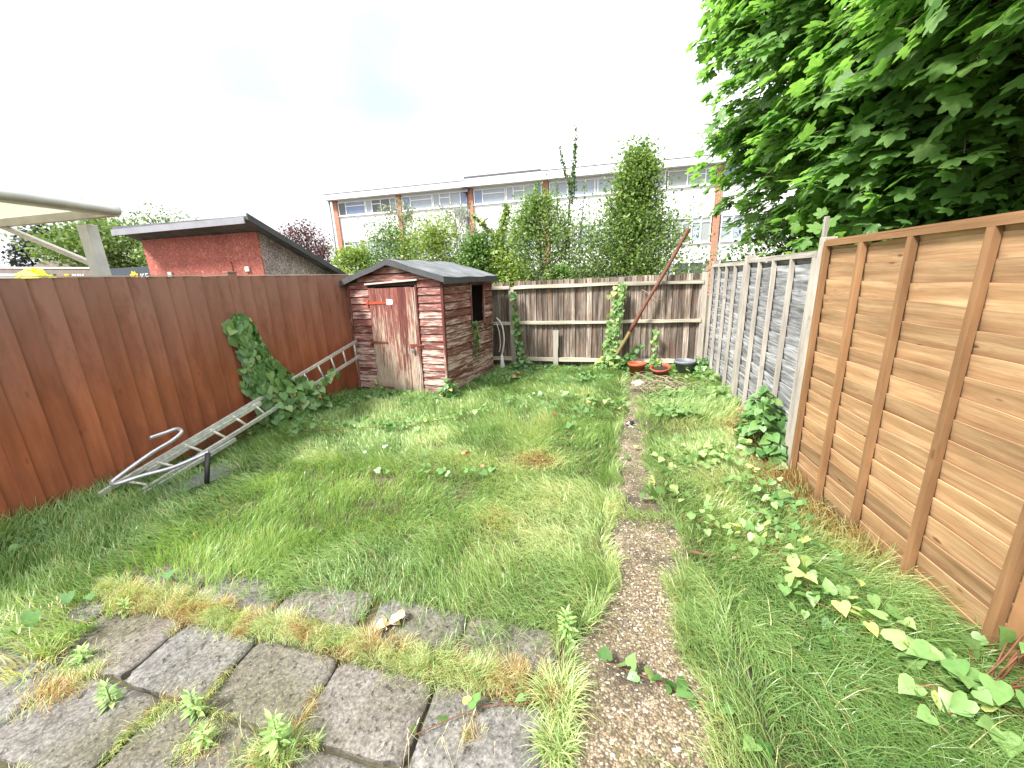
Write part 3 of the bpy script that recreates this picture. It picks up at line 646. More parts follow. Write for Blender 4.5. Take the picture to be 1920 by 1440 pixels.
# ------------------------------------------------------------ the garden shed
SR = math.atan2(sd[1], sd[0]) + .02; W0, D0, EZ, RZ = 1.625, 1.56, 1.655, 1.9
shed = thing('garden_shed', 'small weathered shed with flaking red paint and grey felt roof', 'shed', (*SH0, .03), SR)
def lean(b, k=.042):
    for v in b.v: v[0] += k * v[2] * (.6 + .2 * v[0] / W0)
    return b
def sp(name, mat, b, parent=None, **kw): return lean(b).build(name, mat, parent or shed, **kw)
DX0, DX1, DZ = .375, 1.19, 1.585
def courses(b, x0, x1, face_y, out, axis='x', z0=.05, z1=EZ, y0=0.):
    """shiplap courses; face at local y (front) or x (side)"""
    z = z0; h = .1075
    while z < z1 - .01:
        hh = min(h, z1 - z); t = .014
        if axis == 'x': b.plank((x0, face_y, z + .004), (x1, face_y, z + .004), (0, .015, hh - .01), (0, t, 0), 5, .002)
        else: b.plank((face_y, x0, z + .004), (face_y, x1, z + .004), (-.015, 0, hh - .01), (-t, 0, 0), 5, .002)
        z += h
b = MB(); courses(b, .03, DX0 - .005, -.014, 1); courses(b, DX1 + .03, W0 - .03, -.014, 1)
def roofz(x): return EZ + .02 + (RZ - EZ) * (1 - abs(x - W0 / 2) / (W0 / 2))
z = EZ
while z < RZ - .03:                                            # gable boards clipped to the slope
    zz = min(z + .1, RZ - .02); f = (z + .06 - EZ) / (RZ - EZ); xi = W0 / 2 * min(f, .95)
    b.plank((.02 + xi * .85, -.014, z), (W0 - .02 - xi * .85, -.014, z), (0, .009, zz - z - .01), (0, .014, 0), 5, .001); z += .1075
sp('front_wall', M['shed_board'], b)
b = MB()
b.poly([(0, .012, .03), (DX0, .012, .03), (DX0, .012, DZ), (DX1, .012, DZ), (DX1, .012, .03), (W0, .012, .03), (W0, .012, EZ), (W0 / 2, .012, RZ - .01), (0, .012, EZ)], (0, .02, 0))
b.bb(0, .02, .03, D0, .03, EZ); b.bb(W0 - .028, W0 - .012, .03, .8, .03, EZ); b.bb(W0 - .028, W0 - .012, 1.27, D0, .03, EZ); b.bb(W0 - .028, W0 - .012, .8, 1.27, .03, .97); b.bb(W0 - .028, W0 - .012, .8, 1.27, 1.54, EZ)
b.bb(0, W0, D0 - .02, D0, .03, EZ); b.bb(0, W0, .03, D0, .02, .04)
sp('frame', M['inside'], b)
b = MB(); WY0, WY1, WZ0, WZ1 = .8, 1.22, .97, 1.53
courses(b, .02, WY0 - .02, W0 + .012, 1, 'y'); courses(b, WY1 + .02, D0, W0 + .012, 1, 'y')
courses(b, WY0 - .02, WY1 + .02, W0 + .012, 1, 'y', .05, WZ0 - .02)
b.plank((W0 + .012, WY0 - .02, WZ1 + .03), (W0 + .012, WY1 + .02, WZ1 + .03), (-.009, 0, .08), (-.014, 0, 0), 4)
sp('side_wall', M['shed_board'], b)
b = MB(); courses(b, 0, D0, -.012, 1, 'y'); courses(b, 0, W0, D0 + .01, 1); sp('back_wall', M['shed_board'], b)
b = MB(); b.plank((W0 + .014, .35, .0), (W0 + .014, D0 + .03, .03), (0, 0, .06), (-.04, 0, 0), 6, .006); sp('floor_bearer', M['grey_post'], b)
for (x, y) in ((0., -.022), (W0 - .03, -.022)): b = MB(); b.bb(x - .002, x + .032, y, y + .03, .03, EZ + .01); sp('corner_trim', M['shed_trim'], b)
b = MB()                                                       # split in the side cladding
pts = []
for i in range(11): t = i / 10; pts.append((W0 + .0145, 1.0 + .62 * t, .845 + .03 * math.sin(i * 2.1) * (1 if i % 2 else .4) + .02 * t))
b.tube(pts, [.004, .009, .006, .01, .005, .004, .008, .012, .006, .01, .004], 5); sp('split', M['inside'], b)
b = MB()
b.bb(W0 - .0, W0 + .022, WY0 - .03, WY0, WZ0 - .02, WZ1 + .03); b.bb(W0, W0 + .022, WY1, WY1 + .035, WZ0 - .02, WZ1 + .03)
b.bb(W0 - .002, W0 + .026, WY0 - .05, WY1 + .04, WZ1 + .032, WZ1 + .05, 1); b.bb(W0, W0 + .024, WY0, WY1, WZ0 - .022, WZ0 - .002, 1)
sp('window_frame', M['shed_trim'], b)
# door: six boards, worn stile, hinges, hasp and padlock
b = MB(); x = DX0 + .008
for wq in (.128, .132, .13, .126, .13, .1):
    b.plank((x, -.022, .02 + random.uniform(-.015, .01)), (x, -.022, DZ - .02 + random.uniform(-.004, .004)), (wq - .0035, 0, 0), (0, .018, 0), 8, .001, .002); x += wq
door = sp('door', M['shed_door'], b)
b = MB(); b.plank((DX1 - .052, -.03, -.03), (DX1 - .06, -.03, 1.56), (.058, 0, 0), (0, .012, 0), 6, .003); b.bb(DX1 - .002, DX1 + .024, -.026, .0, -.02, DZ); sp('stile', M['shed_trim'], b, door)
for z, m, x1 in ((1.355, 'orange_paint', .31), (.775, 'rust_hinge', .27), (.075, 'rust_hinge', .3)):
    b = MB(); b.poly([(DX0 - .02, -.029, z - .02), (DX0 + x1, -.029, z - .013), (DX0 + x1 + .012, -.029, z), (DX0 + x1, -.029, z + .013), (DX0 - .02, -.029, z + .02)], (0, .006, 0))
    b.bb(DX0 - .045, DX0 - .012, -.026, -.016, z - .045, z + .045); b.tube([(DX0 - .012, -.028, z - .04), (DX0 - .012, -.028, z + .04)], .007, 8)
    o = sp('hinge', M[m], b, door)
    if m == 'orange_paint': o['label'] = 'bright orange painted strap hinge'
b = MB(); b.plank((DX0 + .32, -.027, 1.325), (DX0 + .425, -.027, 1.33), (0, 0, .075), (0, .003, 0), 5, .006, bot=.005); sp('notice', M['white_paper'], b, door)
b = MB(); b.bb(DX1 - .14, DX1 + .06, -.036, -.03, .735, .765); b.bb(DX1 - .14, DX1 - .09, -.034, -.024, .7, .76); b.tube([(DX1 - .1, -.045, .73), (DX1 - .1, -.05, .69), (DX1 - .075, -.05, .69), (DX1 - .075, -.045, .73)], .004, 6); hp = sp('hasp', M['rust_hinge'], b, door)
b = MB(); b.bb(DX1 - .112, DX1 - .062, -.06, -.04, .635, .695); sp('padlock', M['steel'], b, hp, bevel=.004)
b = MB(); b.box((DX0 - .03, -.045, DZ + .028), (.9, 0, .035), (0, .04, 0), (0, 0, .022), 0); sp('drip_strip', M['pale_strip'], b)
b = MB(); b.box((W0 / 2 - .06, -.05, RZ - .035), (.13, 0, .012), (0, .03, 0), (0, 0, .03), 0); sp('ridge_block', M['pale_strip'], b)
# felt roof
b = MB(); ov, so_, th = .1, .075, .035; xr = W0 / 2; ns = 10
for sg in (-1, 1):
    st = len(b.v)
    for j in range(13):
        y = -ov + (D0 + 2 * ov) * j / 12
        for i in range(ns + 1):
            t = i / ns; x = xr + sg * (W0 / 2 + so_) * t; z = RZ + .045 - (RZ - EZ) * (W0 / 2 + so_) / (W0 / 2) * t
            z += .006 * math.sin(j * 1.3 + i * .7 + sg) - .012 * math.sin(PI * j / 12) * t + .008 * float(vn(x * 1., y, 5.)); b.v.append(V(x, y, z))
    n1 = ns + 1
    for j in range(12):
        for i in range(ns):
            q = [st + j * n1 + i, st + j * n1 + i + 1, st + (j + 1) * n1 + i + 1, st + (j + 1) * n1 + i]
            b.face(q if sg > 0 else q[::-1], [(0, 0)] * 4, .5, True)
    b.box((xr, -ov + .002, RZ + .012), (sg * (W0 / 2 + so_ - .004), 0, -(RZ - EZ) * (W0 / 2 + so_) / (W0 / 2)), (0, D0 + 2 * ov - .004, 0), (0, 0, .026), 0)
roof = sp('roof', M['felt'], b)
b = MB(); dz = -(RZ - EZ) * (W0 / 2 + so_) / (W0 / 2)
for sg in (-1, 1):
    for y in (-ov - .004, D0 + ov - .004): b.plank((xr + sg * .0, y, RZ - .028), (xr + sg * (W0 / 2 + so_ + .004), y, RZ - .028 + dz), (0, 0, .078), (0, .008, 0), 8, .004, bot=.004)
    b.plank((xr + sg * (W0 / 2 + so_), -ov, EZ - .062), (xr + sg * (W0 / 2 + so_), D0 + ov, EZ - .07), (0, 0, .075), (sg * .006, 0, 0), 10, .004, bot=.006)
sp('felt_edge', M['felt_edge'], b, roof)

# ------------------------------------------------------------ things along the left fence
la_ = thing('ladder', 'long weathered aluminium ladder lying on its side against the red fence', 'ladder', (-3.8, 2.3, 0), wc=True)
A0, A1 = V(-3.88, 2.17, .08), V(-3.50, 5.45, .80)              # upper stile
B0, B1 = V(-3.72, 2.25, -.0), V(-3.47, 5.42, .57)              # lower stile
def lad(p): return p
for nm, P, Q in (('stile', A0, A1), ('stile', B0, B1)):
    b = MB(); d = Q - P; b.box(P, d, V(.028, 0, 0), V(0, -.004, .04), 0); b.build(nm, M['alu'], la_, bevel=.003)
for t in np.linspace(.05, .98, 13):
    b = MB(); b.tube([A0 + (A1 - A0) * t + V(.014, 0, .02), B0 + (B1 - B0) * t + V(.014, 0, .035)], .013, 8); b.build('rung', M['alu_rung'], la_)
b = MB(); P, Q = A0 + (A1 - A0) * .1 + V(.035, 0, -.035), A0 + (A1 - A0) * .46 + V(.035, 0, -.035); b.box(P, Q - P, V(.02, 0, 0), V(0, -.002, .04), 0); b.build('sliding_section', M['alu'], la_)
b = MB(); P, Q = B0 + V(.05, .05, -.0), B0 + (B1 - B0) * .3 + V(.05, 0, -.03); b.box(P, Q - P, V(.02, 0, 0), V(0, -.002, .035), 0); b.build('sliding_section', M['alu'], la_)
fr = thing('tubular_frame', 'bent grey metal tube frame with a black leg lying over the ladder end', 'metal frame', (-3.7, 2.4, 0), wc=True)
def curve(pts, n=7):
    pts = [V(*p) for p in pts]; P = [pts[0]] + pts + [pts[-1]]; out = []
    for i in range(1, len(P) - 2):
        for k in range(n):
            t = k / n; a, b_, c, d = P[i - 1:i + 3]
            out.append(.5 * ((2 * b_) + (-a + c) * t + (2 * a - 5 * b_ + 4 * c - d) * t * t + (-a + 3 * b_ - 3 * c + d) * t ** 3))
    return out + [pts[-1]]
b = MB(); b.tube(curve([(-3.83, 2.61, .41), (-3.80, 2.72, .415), (-3.745, 2.79, .43), (-3.68, 2.77, .405), (-3.69, 2.68, .36), (-3.70, 2.5, .32), (-3.75, 2.30, .235), (-3.77, 2.215, .19), (-3.70, 2.21, .19), (-3.60, 2.32, .205), (-3.47, 2.45, .215), (-3.36, 2.55, .25), (-3.27, 2.64, .285)]), .0165, 10); b.build('tube', M['chrome'], fr)
b = MB(); b.tube([(-3.27, 2.63, .28), (-3.20, 2.50, .06)], [.021, .019], 10); b.build('leg', M['black_rubber'], fr)
b = MB(); zs = []
pts = [(-3.6, 2.34), (-3.42, 2.27), (-3.28, 2.42), (-3.22, 2.7), (-3.3, 2.95), (-3.45, 2.9), (-3.62, 2.62)]
b.poly([(x, y, .02 + .02 * math.sin(x * 9 + y * 5)) for x, y in pts], (0, 0, .012)); tag(b.build('plastic_sheet', M['slate'], origin=(-3.4, 2.6, 0)), 'dark grey sheet lying on the ground under the ladder end', 'sheet')

# rusty pole leaning on the back fence
b = MB(); P = V(.33, 6.62, .12); Q = V(1.50, 6.84, 2.27); n_ = 14; pts = [P + (Q - P) * k / n_ + V(.006 * math.sin(k * .8), 0, .004 * math.sin(k)) for k in range(n_ + 1)]
pole = thing('rusty_pole', 'long rusty iron pole leaning diagonally on the back fence', 'pole', tuple(P), wc=True)
b.tube(pts[4:], [.028 if k not in (5,) else .036 for k in range(4, n_ + 1)], 12); b.build('shaft', M['rust'], pole)
b = MB(); b.tube(pts[:5], .03, 12); b.build('mossy_foot', M['mossrust'], pole)
b = MB(); b.tube([V(.85, 6.86, 1.39), V(1.0, 6.8, 1.3), V(1.2, 6.74, 1.18)], .004, 5); tag(b.build('wire', M['twig'], origin=(.85, 6.86, 1.39)), 'thin dark wire between the back fence and the rusty pole', 'wire')
# pots
def pot(name, label, mat, loc, r, h, tilt=(0, 0), skip=None):
    t = thing(name, label, 'plant pot', loc, 0, 'plant pots by the back fence'); t.rotation_euler = (tilt[0], tilt[1], 0); b = MB()
    b.lathe([(.0, .003), (r * .7, .0), (r * .92, h * .8), (r * .97, h * .8), (r * 1.04, h * .82), (r * 1.06, h * .97), (r * 1.0, h), (r * .93, h * .97), (r * .88, h * .78), (r * .68, .02), (0, .02)], n=32, skip=skip); b.build('body', mat, t); return t
t = pot('plant_pot', 'upright empty terracotta pot, left of the three by the back fence', M['terracotta'], (.76, 6.36, float(gz(.76, 6.36)) + .01), .135, .21)
t = pot('plant_pot', 'broken terracotta pot tilted forward with soil and weeds in it', M['terracotta'], (1.10, 6.22, float(gz(1.1, 6.22)) + .02), .14, .17, (.22, -.12), skip=lambda i, k: (i in (2, 3, 4, 5, 6, 7)) and 6 <= k < 12)
b = MB(); b.lathe([(0, .14), (.06, .145), (.115, .125), (.12, .11)], n=20); b.build('soil', M['soil'], t)
t = pot('plant_pot', 'round grey plastic pot beside the right fence corner', M['greypot'], (1.49, 6.46, float(gz(1.49, 6.46)) + .01), .155, .22)
b = MB(); b.lathe([(0, .12), (.13, .12)], n=20); b.build('soil', M['soil'], t)

def rock(name, label, mat, loc, s, cat='stone'):
    b = MB(); n = 9; m = 12; ph = random.random() * 9
    for i in range(n + 1):
        a = PI * i / n
        for k in range(m):
            c = 2 * PI * k / m; rr = 1 + .22 * math.sin(3 * c + ph + i) + .16 * math.sin(2 * a + 5 * c + ph)
            b.v.append(V(rr * math.sin(a) * math.cos(c) * s[0], rr * math.sin(a) * math.sin(c) * s[1], rr * math.cos(a) * s[2]))
    for i in range(n):
        for k in range(m): k2 = (k + 1) % m; b.face([i * m + k, (i + 1) * m + k, (i + 1) * m + k2, i * m + k2], [(0, 0)] * 4, .5)
    o = b.build(name, mat, None); o.location = loc; return tag(o, label, cat)
rock('stone', 'pale lump of stone in front of the left terracotta pot', M['stone'], (.72, 5.76, .1), (.085, .07, .05))
b = MB()
for k in range(55):
    a = random.uniform(0, 2 * PI); cx_, cy_ = .92 + random.gauss(0, .16), 5.72 + random.gauss(0, .2); l = random.uniform(.12, .34); z = .08 + random.random() * .1
    p0 = V(cx_ - l * math.cos(a), cy_ - l * math.sin(a), z - .03); p2 = V(cx_ + l * math.cos(a), cy_ + l * math.sin(a), z - .04); p1 = (p0 + p2) / 2 + V(random.gauss(0, .05), random.gauss(0, .05), random.uniform(0, .12))
    b.tube(curve([p0, p1, p2], 4), random.uniform(.003, .006), 5)
tag(b.build('twig_pile', M['twig'], origin=(.9, 5.7, .1)), 'tangle of dry grey twigs in front of the pots', 'twigs')
# off-white hose and brush head hanging behind the shed corner
ho = thing('hose', 'off white hose looped at the back corner of the shed', 'hose', (-1.5, 7.0, .2), wc=True)
b = MB(); b.tube(curve([(-1.62, 6.97, .98), (-1.53, 6.96, .86), (-1.495, 6.95, .62), (-1.52, 6.94, .42), (-1.555, 6.94, .3)]), .013, 8); b.tube(curve([(-1.63, 6.96, .9), (-1.58, 6.95, .72), (-1.57, 6.95, .5), (-1.6, 6.95, .36)]), .008, 6); b.build('loop', M['white_hose'], ho)
b = MB(); b.lathe([(0, .24), (.02, .24), (.035, .12), (.055, .02), (.05, 0), (0, 0)], (-1.545, 6.93, .07), 12); b.build('end', M['white_hose'], ho)

# ------------------------------------------------------------ neighbour's outbuilding and canopy on the left
nb = thing('outbuilding', 'red strand board outbuilding with a mono pitch roof behind the left fence', 'outbuilding', (-7.58, 5.91, -.07))
b = MB(); b.poly([(0, 0, 0), (2.3, 0, 0), (2.3, 0, 2.62), (0, 0, 2.62)], (0, .03, 0)); b.bb(0, .03, .03, 4., 0, 2.3); b.build('front_wall', M['osb_red'], nb)
b = MB(); b.bb(1.1, 1.72, -.014, -.003, 1.2, 2.19); b.build('patch_board', M['osb_red'], nb)
b = MB(); st = [(2.3, .031, 0), (2.3, 4.0, 0), (2.3, 4.0, 1.15), (2.3, .031, 2.62)]; b.poly(st, (-.03, 0, 0)); b.build('side_wall', M['osb_grey'], nb)
for x, z in ((.45, 2.03), (2.02, 2.05)): b = MB(); b.bb(x - .05, x + .03, -.03, -.002, z - .04, z + .04); b.build('vent', M['cream'], nb, bevel=.004)
b = MB(); sl_ = -1.47 / 3.97
b.box((-.12, -.32, 2.635 - sl_ * .32), (3.02 - .42, 0, 0), (0, 4.6, 4.6 * sl_), (0, 0, .05), 1); b.build('roof', M['felt'], nb)
b = MB(); b.box((-.12, -.345, 2.665), (2.56, 0, .03), (0, .022, 0), (0, 0, .095), 0); b.build('fascia', M['fascia_grey'], nb)
b = MB(); b.box((2.482, -.33, 2.74), (0, 4.6, 4.6 * sl_), (.02, 0, 0), (0, 0, .1), 0); b.build('barge_board', M['felt_edge'], nb)

cp = thing('canopy', 'white framed lean-to canopy with a milky sheet roof behind the left fence', 'canopy', (-5.1, 3.45, 0), wc=True)
b = MB(); b.bb(-5.15, -5.02, 3.42, 3.52, 0, 2.36); b.build('post', M['alu_beam'], cp, bevel=.005)
b = MB(); b.box((-8.2, 3.42, 2.395), (3.56, 0, .02), (0, .06, 0), (0, 0, .075), 0); b.build('rafter', M['cream'], cp)
b = MB(); b.tube(curve([(-4.62, 3.46, 2.465), (-4.62, 2.6, 2.475), (-4.62, 0, 2.485)], 4), .045, 8); b.build('gutter', M['alu_beam'], cp)
b = MB(); b.bb(-4.66, -4.63, 0, 3.46, 2.41, 2.50, 1); b.build('edge_beam', M['cream'], cp)
b = MB(); b.box((-8.2, 0, 2.50), (3.56, 0, -.0), (0, 3.5, 0), (0, 0, .01), 0); b.build('roof_sheet', M['sheet'], cp)
b = MB(); b.box((-6.25, 3.45, 2.40), (1.12, 0, -.46), (0, .05, 0), (0, 0, .05), 0); b.build('brace', M['cream'], cp)
b = MB(); b.box((-9.0, 4.6, 2.125), (2.12, 0, -.10), (0, .12, 0), (0, 0, .02), 0); b.build('shelf_top', M['upvc'], cp)
b = MB(); b.box((-9.0, 4.61, 2.05), (2.12, 0, -.10), (0, .1, 0), (0, 0, .074), 0); b.build('cross_beam', M['signbrown'], cp)
rock('yellow_sack', 'fluorescent yellow bundle just showing over the left fence', M['neon'], (-7.27, 4.2, 1.86), (.2, .15, .15), 'bundle')

def text(body, mat, parent, loc, size, name='lettering'):
    cu = bpy.data.curves.new(name, 'FONT'); cu.body = body; cu.size = size; cu.extrude = .004; to = bpy.data.objects.new(name, cu); COL.objects.link(to)
    dg = bpy.context.evaluated_depsgraph_get(); me = bpy.data.meshes.new_from_object(to.evaluated_get(dg)); bpy.data.objects.remove(to)
    o = bpy.data.objects.new(name, me); COL.objects.link(o); me.materials.clear(); me.materials.append(mat); o.parent = parent; o.location = loc; o.rotation_euler = (PI / 2, 0, 0); return o
sg_ = thing('sign', 'dark grey sign board with a yellow emblem and white letters by the red outbuilding', 'sign', (-12.4, 9, 0))
b = MB(); b.box((-1.3, 0, 1.5), (3.2, 0, 0), (0, .06, 0), (0, 0, .86), 0); b.build('board', M['signgrey'], sg_)
b = MB(); pts = [(.33 + (.15 if k % 2 else .105) * math.cos(k * PI / 8), -.006, 2.12 + (.15 if k % 2 else .105) * math.sin(k * PI / 8)) for k in range(16)]; b.poly(pts, (0, -.008, 0)); em = b.build('emblem', M['yellow'], sg_)
b = MB(); b.tube([(.27, -.02, 2.13), (.32, -.02, 2.09), (.4, -.02, 2.17)], .012, 5); b.build('tick', M['signgrey'], em)
text('KE', M['whitetext'], sg_, (.52, -.004, 2.02), .24)
s2 = thing('sign', 'small grey brown sign with a yellow mark left of the canopy post', 'sign', (-11.4, 7, 0))
b = MB(); b.box((-.1, 0, 1.6), (1.05, 0, 0), (0, .05, 0), (0, 0, .62), 0); b.build('board', M['signbrown'], s2)
b = MB(); b.lathe([(0, .012), (.07, .01), (.072, 0)], (.22, -.004, 2.13), 12, rot=[[1, 0, 0], [0, 0, -1], [0, 1, 0]]); b.build('emblem', M['yellow'], s2)
b = MB()
for k in range(5): b.bb(.35 + k * .07, .39 + k * .07, -.008, -.001, 2.09, 2.16)
b.build('lettering', M['whitetext'], s2)

# ------------------------------------------------------------ terraced houses behind
HA = math.atan2(28.83 - 29.73, 7.51 + 19.3); HO = V(-19.3, 29.73, 0)
def hx(s): return (HO[0] + s * math.cos(HA), HO[1] + s * math.sin(HA), 0)
def window(t, x0, x1, z0, z1, bars, panes, tops=()):
    """bars: relative splits; panes: material per light; tops: lights with a fanlight"""
    b = MB(); f = .055
    b.bb(x0, x1, -.06, .03, z0, z0 + f, 0); b.bb(x0, x1, -.06, .03, z1 - f, z1, 0); xs_ = [x0] + [x0 + (x1 - x0) * q for q in bars] + [x1]
    for k, x in enumerate(xs_):
        xa = x if k == 0 else (x - f if k == len(xs_) - 1 else x - f / 2); b.bb(xa, xa + f, -.058, .03, z0 + f, z1 - f)
    for k in tops: b.bb(xs_[k] + f / 2, xs_[k + 1] - f / 2, -.056, .03, z1 - .34, z1 - .29, 0)
    fr_ = b.build('window', M['upvc'], t)
    for k in range(len(xs_) - 1):
        b = MB(); b.bb(xs_[k] + .01, xs_[k + 1] - .01, -.012, .012, z0 + .01, z1 - .01); b.build('pane', M[panes[k % len(panes)]], fr_)
    b = MB(); b.bb(x0 - .03, x1 + .03, -.1, -.062, z0 - .05, z0 - .005, 0); b.build('sill', M['upvc'], fr_)
UN = [(.0, 8.28, 'curtain', 0), (5.33, 8.28, 'pane_blue', 1), (10.86, 8.42, 'curtain', 2), (16.2, 8.4, 'curtain', 3), (21.55, 8.32, 'blind', 4), (27.0, 8.3, 'curtain', 5)]
LB = ['end of terrace house at the left with a brick corner pier and grey downpipe', 'second white house from the left, with the satellite dish', 'white terraced house with the dark raised roof edge', 'white terraced house half hidden by the open pear tree', 'white terraced house with grey blinds right of the conical pear tree', 'white terraced house behind the sycamore at the right']
for i, (s0, top, pm, k) in enumerate(UN):
    L = (UN[i + 1][0] if i < 5 else 32.5) - s0; t = thing('terraced_house', LB[i], 'house', hx(s0), HA, 'white terraced houses behind the garden')
    b = MB()
    for z0, z1 in ((0, .9), (2.25, 3.38), (5.0, 6.78), (7.78, 7.9)): b.bb(.38 if i == 0 or 1 else 0, L, 0, .2, z0, z1, 0)
    b.bb(.0, L, .21, 8., 0, 7.85, 0); b.build('wall', M['panel'], t)
    b = MB(); b.bb(0, .37, -.12, .205, 0, 7.88); b.build('brick_pier', M['brick'], t)
    b = MB(); b.bb(-.05 if i else -.35, L - .052, -.55, 8.2, 7.905, top, 0); b.build('roof', M['panel'], t)
    b = MB(); b.bb(-.048 if i else -.36, L - .055, -.57, -.3, top + .003, top + (.11 if i == 2 else .035), 0); b.build('roof_edge', M['fascia_dark'], t)
    wl = L - .42
    if i == 4: ts = [((.42, 2.5), (.3,), ['pane_blue', 'curtain']), ((2.6, L - .05), (.42, .8), ['blind', 'blind', 'pane_blue'])]
    elif i == 3: ts = [((.42, L - .05), (.25, .62, .66), ['curtain', 'curtain', 'curtain', 'curtain'])]
    else: ts = [((.42, .42 + wl * .47), (.28,), ['pane_dark' if i == 0 else 'pane_blue', 'curtain' if i != 0 else 'pane_blue']), ((.46 + wl * .47, L - .05), (.2, .5, .8), ['curtain', 'pane_dark' if i == 0 else 'curtain', 'pane_dark' if i == 0 else 'curtain', 'pane_blue'])]
    for (x0, x1), bars, pn in ts: window(t, x0, x1, 6.8, 7.76, bars, pn, (1,) if i != 3 else ())
    window(t, .5, 1.9, 3.4, 4.96, (.5,), ['pane_dark', 'curtain'] if i < 3 else ['curtain', 'curtain'], (0,)); window(t, 2.3, L - 1.3, 3.4, 4.96, (.4, .75), ['curtain', 'blind', 'curtain'], (2,)); window(t, L - 1.25, L - .08, 3.4, 4.96, (.5,), ['curtain', 'blind'], (0, 1))
    window(t, .6, L - .3, .92, 2.23, (.2, .4, .6, .8), ['pane_dark', 'pane_dark', 'blind', 'pane_dark'])
    if i == 0:
        b = MB(); b.tube([(-.22, -.16, 0), (-.22, -.16, 7.9)], .06, 8); b.build('downpipe', M['greypot'], t)
    if i == 2:
        b = MB(); b.tube([(-.05, -.2, 2.), (-.05, -.2, 7.6)], .045, 8); b.bb(-.25, .13, -.45, -.14, 7.6, 7.86); b.build('downpipe', M['fascia_dark'], t)
def aerial(label, x, y, z, h, arm):
    b = MB(); b.tube([(0, 0, 0), (0, 0, h)], .025, 6); b.tube([(-arm * .5, 0, h * .9), (arm * .5, 0, h * .72)], .02, 5)
    for k in range(6): q = -arm * .5 + arm * k / 5; zz = h * .9 - h * .18 * k / 5; b.tube([(q, -.15, zz), (q, .15, zz + .1)], .012, 4); b.tube([(q, 0, zz - .12), (q, 0, zz + .12)], .012, 4)
    o = b.build('aerial', M['steel'], None); o.location = (x, y, z); tag(o, label, 'aerial')
aerial('television aerial on the roof left of the satellite dish', -12.0, 31, 8.25, 1.0, 1.9)
aerial('tall thin aerial on the roof beside the sycamore', 6.85, 29.6, 8.2, 1.9, .3)
ds = thing('satellite_dish', 'grey satellite dish on the white wall beside the brick pier', 'satellite dish', (-8.95, 29.05, 6.2), .3)
b = MB(); b.lathe([(0, .0), (.2, .015), (.36, .05), (.46, .1), (.47, .085), (.36, .035), (0, -.02)], n=24, rot=[[1, 0, 0], [0, .3, -.95], [0, .95, .3]]); b.build('dish', M['greypot'], ds)
b = MB(); b.tube([(0, .1, -.3), (0, -.35, -.3), (0, -.5, 0)], .02, 6); b.bb(-.05, .05, -.56, -.46, -.05, .06); b.build('receiver_arm', M['steel'], ds)
b = MB(); b.bb(-3, 5.2, 0, 3, 0, 4.35); b.poly([(-3.6, -.5, 4.3), (5.6, -.5, 4.3), (4.2, -.5, 5.1), (-2.2, -.5, 5.1)], (0, 4., 0)); t = b.build('bungalow', M['signbrown'], None); t.location = (-49.5, 31, 0); tag(t, 'far low brown roofed building under the canopy brace', 'building')

# ------------------------------------------------------------ trees and shrubs beyond the fences
def branch_mesh(name, mat, parent, trunk, brs, r0):
    b = MB(); b.tube(trunk, list(np.linspace(r0, r0 * .35, len(trunk))), 9)
    for q in brs: b.tube(q, list(np.linspace(r0 * .3, .006, len(q))), 5, caps=False)
    return b.build(name, mat, parent)
def bush(kind, label, cat, base, prof, nb_, per, ls, mat, tm=QUAD, upw=.7, group=None, rt=.05, spread=.09, arch=0., depth=1., seedk=0, tt=None):
    """prof(h01) -> radius; nb_ leafy shoots growing out from the stem"""
    t = thing(kind, label, cat, base, 0, group); H_ = prof['h']; rad = prof['r']; z0 = prof.get('z0', 0.); lx = prof.get('lean', 0.)
    P, D, Nn, br = [], [], [], []
    for i in range(nb_):
        hz = z0 + (H_ - z0) * rng.random() ** prof.get('pw', .8); a = rng.uniform(0, 2 * PI); R0 = np.interp(hz / H_, rad[0], rad[1]) * rng.uniform(.5, 1.02) * (.72 + .6 * float(vn(a * 1.1 + base[0], hz * 2., 1.4))) * (1.35 if rng.random() < .06 else 1.)
        st_ = V(lx * hz / H_, 0, max(.05, hz - R0 * upw)); en = V(lx * hz / H_ + R0 * math.cos(a), R0 * math.sin(a) * depth, hz + rng.normal(0, .05) * H_ * .3)
        mid = (st_ + en) / 2 + V(0, 0, arch * R0 + rng.normal(0, .04)); pts = curve([st_, mid, en], 5)
        if i % 3 == 0: br.append(pts)
        u = rng.uniform(.3, 1.05, per) ** .8; q = np.array([np.interp(u, np.linspace(0, 1, len(pts)), [p[c] for p in pts]) for c in range(3)]).T
        dirv = norm(en - st_); q = q + rng.normal(0, spread, (per, 3)) * (.5 + u[:, None]); P.append(q)
        D.append(dirv[None] + rng.normal(0, .75, (per, 3)) - V(0, 0, .25)); Nn.append(V(0, 0, 1)[None] + rng.normal(0, .55, (per, 3)) + .3 * dirv[None])
    P, D, Nn = map(np.concatenate, (P, D, Nn)); R = rng.random(len(P)) * .7 + .3 * vn(P[:, 0] * 1. + P[:, 1], P[:, 2], 3.)
    k = P[:, 2] > .02
    leaves('crown', tm, P[k], Nn[k], D[k], ls * rng.uniform(.6, 1.25, k.sum()), M[mat], t, R[k])
    branch_mesh('trunk', M['bark'], t, [(0, 0, 0), (lx * .3, .02, H_ * .35), (lx * .7, 0, H_ * .7), (lx, 0, H_ * .97)], br, rt); return t
bush('pear_tree', 'conical pear tree behind the rusty pole', 'tree', (1.05, 10., 0), dict(h=4.15, z0=.9, r=([0, .3, .5, .66, .8, .9, 1], [1.3, 1.75, 1.5, 1.0, .55, .3, .08]), pw=1.0), 560, 62, .076, 'pear', QUAD, .9, 'pear trees beyond the back fence', .06, .13)
